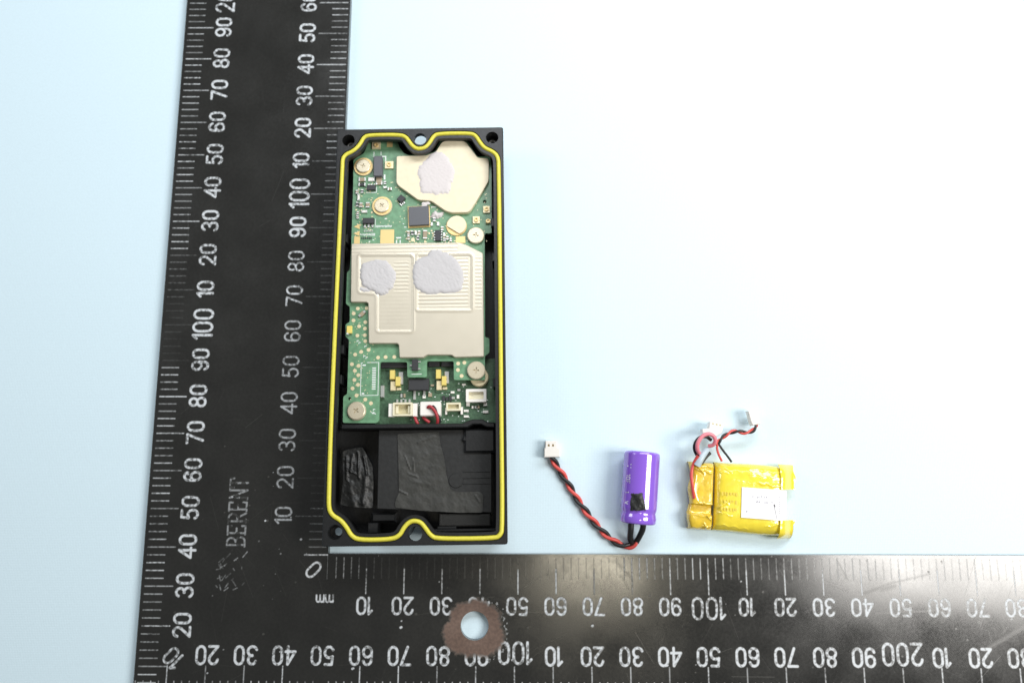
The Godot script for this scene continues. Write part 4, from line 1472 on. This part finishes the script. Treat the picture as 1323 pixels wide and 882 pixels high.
func make_battery() -> void:
	var at := Vector3(59.3, 0, 6.9)
	var t := thing("yellow_battery", "small battery pack wrapped in shiny yellow film with a white label and thin wires", "battery", at, deg_to_rad(-4.2))
	var ridge := FastNoiseLite.new()
	ridge.seed = 9
	ridge.frequency = 0.16
	ridge.fractal_type = FastNoiseLite.FRACTAL_RIDGED
	ridge.fractal_octaves = 2
	# sharp little folds where the film is gathered: from, to, width, height
	var folds := [[-7.4, -8.4, -3.2, -7.0, 0.22, 0.3], [-7.4, -7.2, -4.0, -6.4, 0.18, 0.25], [-7.0, 2.6, -4.2, 1.2, 0.25, 0.4], [-6.6, 3.6, -3.0, 4.4, 0.2, 0.2], [2.0, -8.2, 11.0, -7.4, 0.4, 0.2], [-5.0, -7.6, 2.0, -7.2, 0.3, 0.2], [6.0, 6.6, 11.0, 5.4, 0.25, 0.2], [-4.0, 8.0, 8.0, 8.3, 0.3, 0.15], [-6.8, -2.0, -6.2, 1.0, 0.4, 0.15], [-6.8, 7.0, 1.5, 7.6, 0.3, 0.25], [1.5, -6.6, 11.0, -6.0, 0.35, 0.2], [-3.0, -5.2, 8.0, -4.2, 0.5, 0.14], [4.0, -4.6, 11.0, -3.8, 0.22, 0.16], [-6.5, -4.0, -5.5, 4.0, 0.3, 0.18],
		[-13.6, -7.2, -8.0, -6.2, 0.25, 0.35], [-12.4, -8.6, -10.6, -5.8, 0.25, 0.4], [-10.6, -8.4, -7.6, -7.6, 0.2, 0.35], [-11.5, 1.6, -7.4, 2.4, 0.2, 0.3], [-13.4, 4.6, -8.4, 4.4, 0.2, 0.25], [-9.2, 4.8, -7.4, 6.6, 0.25, 0.45], [-13.0, 8.2, -8.0, 7.6, 0.3, 0.3], [-9.8, 7.2, -8.2, 8.8, 0.22, 0.4], [-8.2, -6.0, -7.9, 8.0, 0.25, 0.3], [-12.8, -5.4, -12.2, 1.0, 0.3, 0.15]]
	var gathered := func(x: float, z: float) -> float:
		var up := 0.0
		for c in folds:
			var d := seg_d(Vector2(x, z + 0.2 * sin(x * 2.3)), Vector2(c[0], c[1]), Vector2(c[2], c[3]))
			if d < c[4] * 3.0: up += c[5] * exp(-absf(d) / (c[4] * 0.8))
		return up
	var cell := func(x: float, z: float, u: float, v: float) -> Vector3:
		var e := pow(maxf(1.0 - pow(absf(u), 9.0), 0.0), 0.5) * pow(maxf(1.0 - pow(absf(v), 5.5), 0.0), 0.5)
		var wr := 0.13 * ridge.get_noise_2d(x * 0.22, z * 1.1) * (1.0 - smoothstep(0.2, 0.5, 1.0 - absf(v)) * 0.75)
		x -= signf(u) * 0.8 * pow(absf(u), 40.0)
		z -= signf(v) * 0.8 * pow(absf(v), 40.0)
		return Vector3(x, 0.05 + 5.5 * e + (wr + gathered.call(x, z)) * e, z + 0.25 * sin(x * 0.35) * (absf(v) - 0.5) * signf(v))
	obj("pouch_cell", field(-7.6, 11.7, -9.85, 9.25, 110, 100, cell), M.film, t)
	var endf := func(x: float, z: float, u: float, v: float) -> Vector3:
		var e := pow(maxf(1.0 - pow(absf(u), 7.0), 0.0), 0.5) * pow(maxf(1.0 - pow(absf(v), 9.0), 0.0), 0.5)
		var step := 4.5
		if z > 2.2 and z < 4.8: step = 3.1
		if z < -6.6: step += 0.5 * smoothstep(-6.4, -8.0, z)
		var fold := 0.0
		for f in [[2.0, 0.25, 0.15], [4.9, 0.3, 0.2]]:
			fold += f[2] * exp(-pow((z - f[0] - 0.25 * sin(x * 1.7)) / f[1], 2.0)) * smoothstep(-14.0, -9.0, x)
		x -= signf(u) * 0.8 * pow(absf(u), 40.0)
		z -= signf(v) * 0.8 * pow(absf(v), 40.0)
		return Vector3(x + 0.3 * sin(z * 0.9) * (1.0 if u < 0 else 0.0), 0.05 + (step + fold + 0.07 * ridge.get_noise_2d(x * 0.7, z * 0.7) + gathered.call(x, z)) * e, z)
	obj("terminal_end", field(-14.1, -7.15, -9.4, 9.2, 70, 130, endf), M.film_amber, t)
	# two bands of film that reach past the end of the cell
	for s in 2:
		var z0: float = [-10.0, 4.5][s]
		var z1: float = [-3.45, 9.4][s]
		var band := func(x: float, z: float, u: float, v: float) -> Vector3:
			var w := (z - z0) / (z1 - z0)
			var outer := 1.0 - w if s == 0 else w
			var hgt := lerpf(5.62, 2.6, smoothstep(9.8, 14.4, x)) - 2.6 * pow(outer, 5.0) + 0.10 * ridge.get_noise_2d(x * 0.4, z * 1.1 + 30.0 * s)
			return Vector3(x + (0.25 * sin(z * 1.7) if u > 0.95 else 0.0) - (0.7 * w if s == 1 and u > 0.9 else 0.0), hgt, z + 0.1 * sin(x * 0.8))
		obj("film_band", field(9.6, 14.35, z0, z1, 24, 24, band), M.film, t)
		var under := func(x: float, z: float, u: float, v: float) -> Vector3:
			var q: Vector3 = band.call(x, z, u, v)
			return q - Vector3(0, 0.1, 0)
		obj("film_band", field(9.6, 14.35, z0, z1, 24, 24, under), M.film, t)
	# white label, faint grey print
	var im := Image.create(256, 160, false, Image.FORMAT_RGB8)
	im.fill(Color(0.90, 0.90, 0.91))
	rng.seed = 5
	for row in [[40, 60, 150], [66, 34, 165], [92, 110, 128], [118, 20, 60], [24, 0, 0]]:
		var x: int = row[1]
		while x < row[2]:
			var w := rng.randi_range(3, 7)
			if rng.randf() < 0.75:
				im.fill_rect(Rect2i(x, row[0] + rng.randi_range(0, 3), w, rng.randi_range(5, 9)), Color(0.52, 0.52, 0.56))
				im.fill_rect(Rect2i(x + 1, row[0] + rng.randi_range(2, 4), maxi(w - 3, 1), 3), Color(0.85, 0.85, 0.87))
			x += w + rng.randi_range(2, 6)
	for k in 26:
		im.fill_rect(Rect2i(206, 30 + k * 4, 8, 1 + k % 3), Color(0.6, 0.6, 0.63))
	for k in 40:
		im.fill_rect(Rect2i(176 + k / 2, 78 + int(k * 1.9), 3 if k > 6 else 8, 3), Color(0.3, 0.3, 0.32) if k < 8 else Color(0.5, 0.5, 0.52))
	var lm := StandardMaterial3D.new()
	lm.albedo_texture = ImageTexture.create_from_image(im)
	lm.roughness = 0.35
	var lb := MB.new()
	var nx := 12
	for i in nx:
		var xa := lerpf(-0.6, 11.55, float(i) / nx)
		var xb := lerpf(-0.6, 11.55, float(i + 1) / nx)
		var ha := 5.78 - 1.2 * pow(clampf((xa - 8.5) / 3.05, 0, 1), 3.0)
		var hb := 5.78 - 1.2 * pow(clampf((xb - 8.5) / 3.05, 0, 1), 3.0)
		var ua := float(i) / nx
		var ub := float(i + 1) / nx
		lb.tri(Vector3(xa, ha, -3.2), Vector3(xa, ha, 4.65), Vector3(xb, hb, 4.65), Vector2(ua, 0), Vector2(ua, 1), Vector2(ub, 1))
		lb.tri(Vector3(xa, ha, -3.2), Vector3(xb, hb, 4.65), Vector3(xb, hb, -3.2), Vector2(ua, 0), Vector2(ub, 1), Vector2(ub, 0))
	obj("label", lb, lm, t)
	# faint amber print beside the label
	var pb := MB.new()
	for k in 18:
		var x := -6.0 + 0.75 * (k % 6) + rng.randf() * 0.2
		var z := -1.6 + 2.0 * (k / 6)
		var w := rng.randf_range(0.25, 0.5)
		var hh := rng.randf_range(0.5, 1.0)
		pb.quad(Vector3(x, 5.74, z), Vector3(x, 5.74, z + hh), Vector3(x + w, 5.74, z + hh), Vector3(x + w, 5.74, z))
	var pr := obj("amber_print", pb, mat(Color(0.72, 0.56, 0.05), 0.4), t)
	pr.set_meta("kind", "stuff")
	# --- wires; positions in world mm, turned into the battery's own axes
	var inv := Transform3D(Basis(Vector3.UP, deg_to_rad(-4.2)), at).affine_inverse()
	var wire := func(called: String, pts: Array, r: float, m: Material, r2 := -1.0) -> void:
		var p := v3(pts)
		for i in p.size(): p[i] = inv * p[i]
		var wb := MB.new()
		wb.tube(smooth_path(p, 8), r, 12, r2)
		obj(called, wb, m, t)
	wire.call("red_wire", [46.6, 4.3, 6.6, 46.1, 5.2, 3.5, 45.9, 5.3, 0.5, 46.5, 5.4, -2.2, 47.6, 6.6, -4.6], 0.42, M.red_wire)
	wire.call("red_loop", [48.2, 5.6, -4.9, 47.4, 6.8, -6.2, 47.5, 7.4, -7.8, 48.6, 7.6, -9.4, 50.2, 7.6, -10.1, 51.6, 7.3, -9.6, 52.2, 6.8, -8.4, 51.8, 6.0, -7.3, 50.8, 5.2, -7.0], 0.52, M.pink_wire)
	wire.call("black_wire", [47.6, 4.8, -4.7, 46.9, 5.6, -6.3, 47.1, 6.2, -7.9, 48.3, 6.4, -9.2, 50.0, 6.3, -9.4, 51.4, 5.4, -8.6], 0.45, M.black_wire)
	wire.call("grey_sleeve", [47.4, 5.6, -1.9, 48.2, 5.9, -3.4, 49.3, 5.6, -4.9, 50.6, 4.6, -6.3], 1.0, M.grey_sleeve, 0.8)
	wire.call("black_wire", [48.8, 4.9, -2.4, 50.0, 4.6, -4.0, 51.4, 4.0, -5.2], 0.45, M.black_wire)
	wire.call("red_wire", [53.4, 4.2, -7.5, 53.2, 4.4, -6.3, 53.5, 4.8, -4.7, 54.2, 5.0, -3.0], 0.3, M.red_wire)
	wire.call("black_wire", [53.8, 4.1, -7.5, 54.8, 4.2, -5.9, 55.8, 4.6, -4.4, 56.8, 4.9, -2.8], 0.3, M.black_wire)
	var path := v3([53.0, 4.4, -7.2, 53.9, 4.2, -8.4, 55.1, 4.0, -9.5, 56.95, 4.0, -10.6, 58.84, 4.2, -11.0, 60.7, 4.3, -10.6, 62.4, 4.2, -10.9, 63.5, 4.0, -11.6, 64.3, 3.6, -12.9])
	for i in path.size(): path[i] = inv * path[i]
	var tw := twisted(smooth_path(path, 10), 0.32, 0.31, 5.2, 2.0)
	obj("red_wire", tw[0], M.red_wire, t)
	obj("black_wire", tw[1], M.black_wire, t)
	# plugs
	var pg := func(v: Vector3) -> Vector3: return inv * Vector3(v.x, v.z, v.y)
	var mb := MB.new(pg)
	prism(mb, poly([51.5, -13.5, 55.1, -12.8, 54.6, -10.6, 53.0, -9.6, 49.4, -10.0, 49.3, -11.5, 51.1, -11.7]), 2.2, 5.0, 0.15)
	var plug := obj("three_pin_plug", mb, M.white_plastic, t)
	for k in 3:
		mb = MB.new(pg)
		prism(mb, rect(52.0 + 0.95 * k, -13.15 + 0.18 * k, 52.5 + 0.95 * k, -12.7 + 0.18 * k, 0.18), 4.9, 5.02)
		obj("terminal", mb, M.cream_floor, plug)
	mb = MB.new(pg)
	prism(mb, poly([61.9, -16.4, 64.0, -16.7, 64.7, -13.8, 65.2, -12.9, 63.0, -12.5, 62.6, -13.4]), 2.0, 4.4, 0.2)
	obj("small_plug", mb, M.white_plastic, t)

func _ready() -> void:
	make_camera_and_light()
	make_materials()
	make_backdrop()
	make_ruler()
	make_device()
	make_capacitor()
	make_battery()
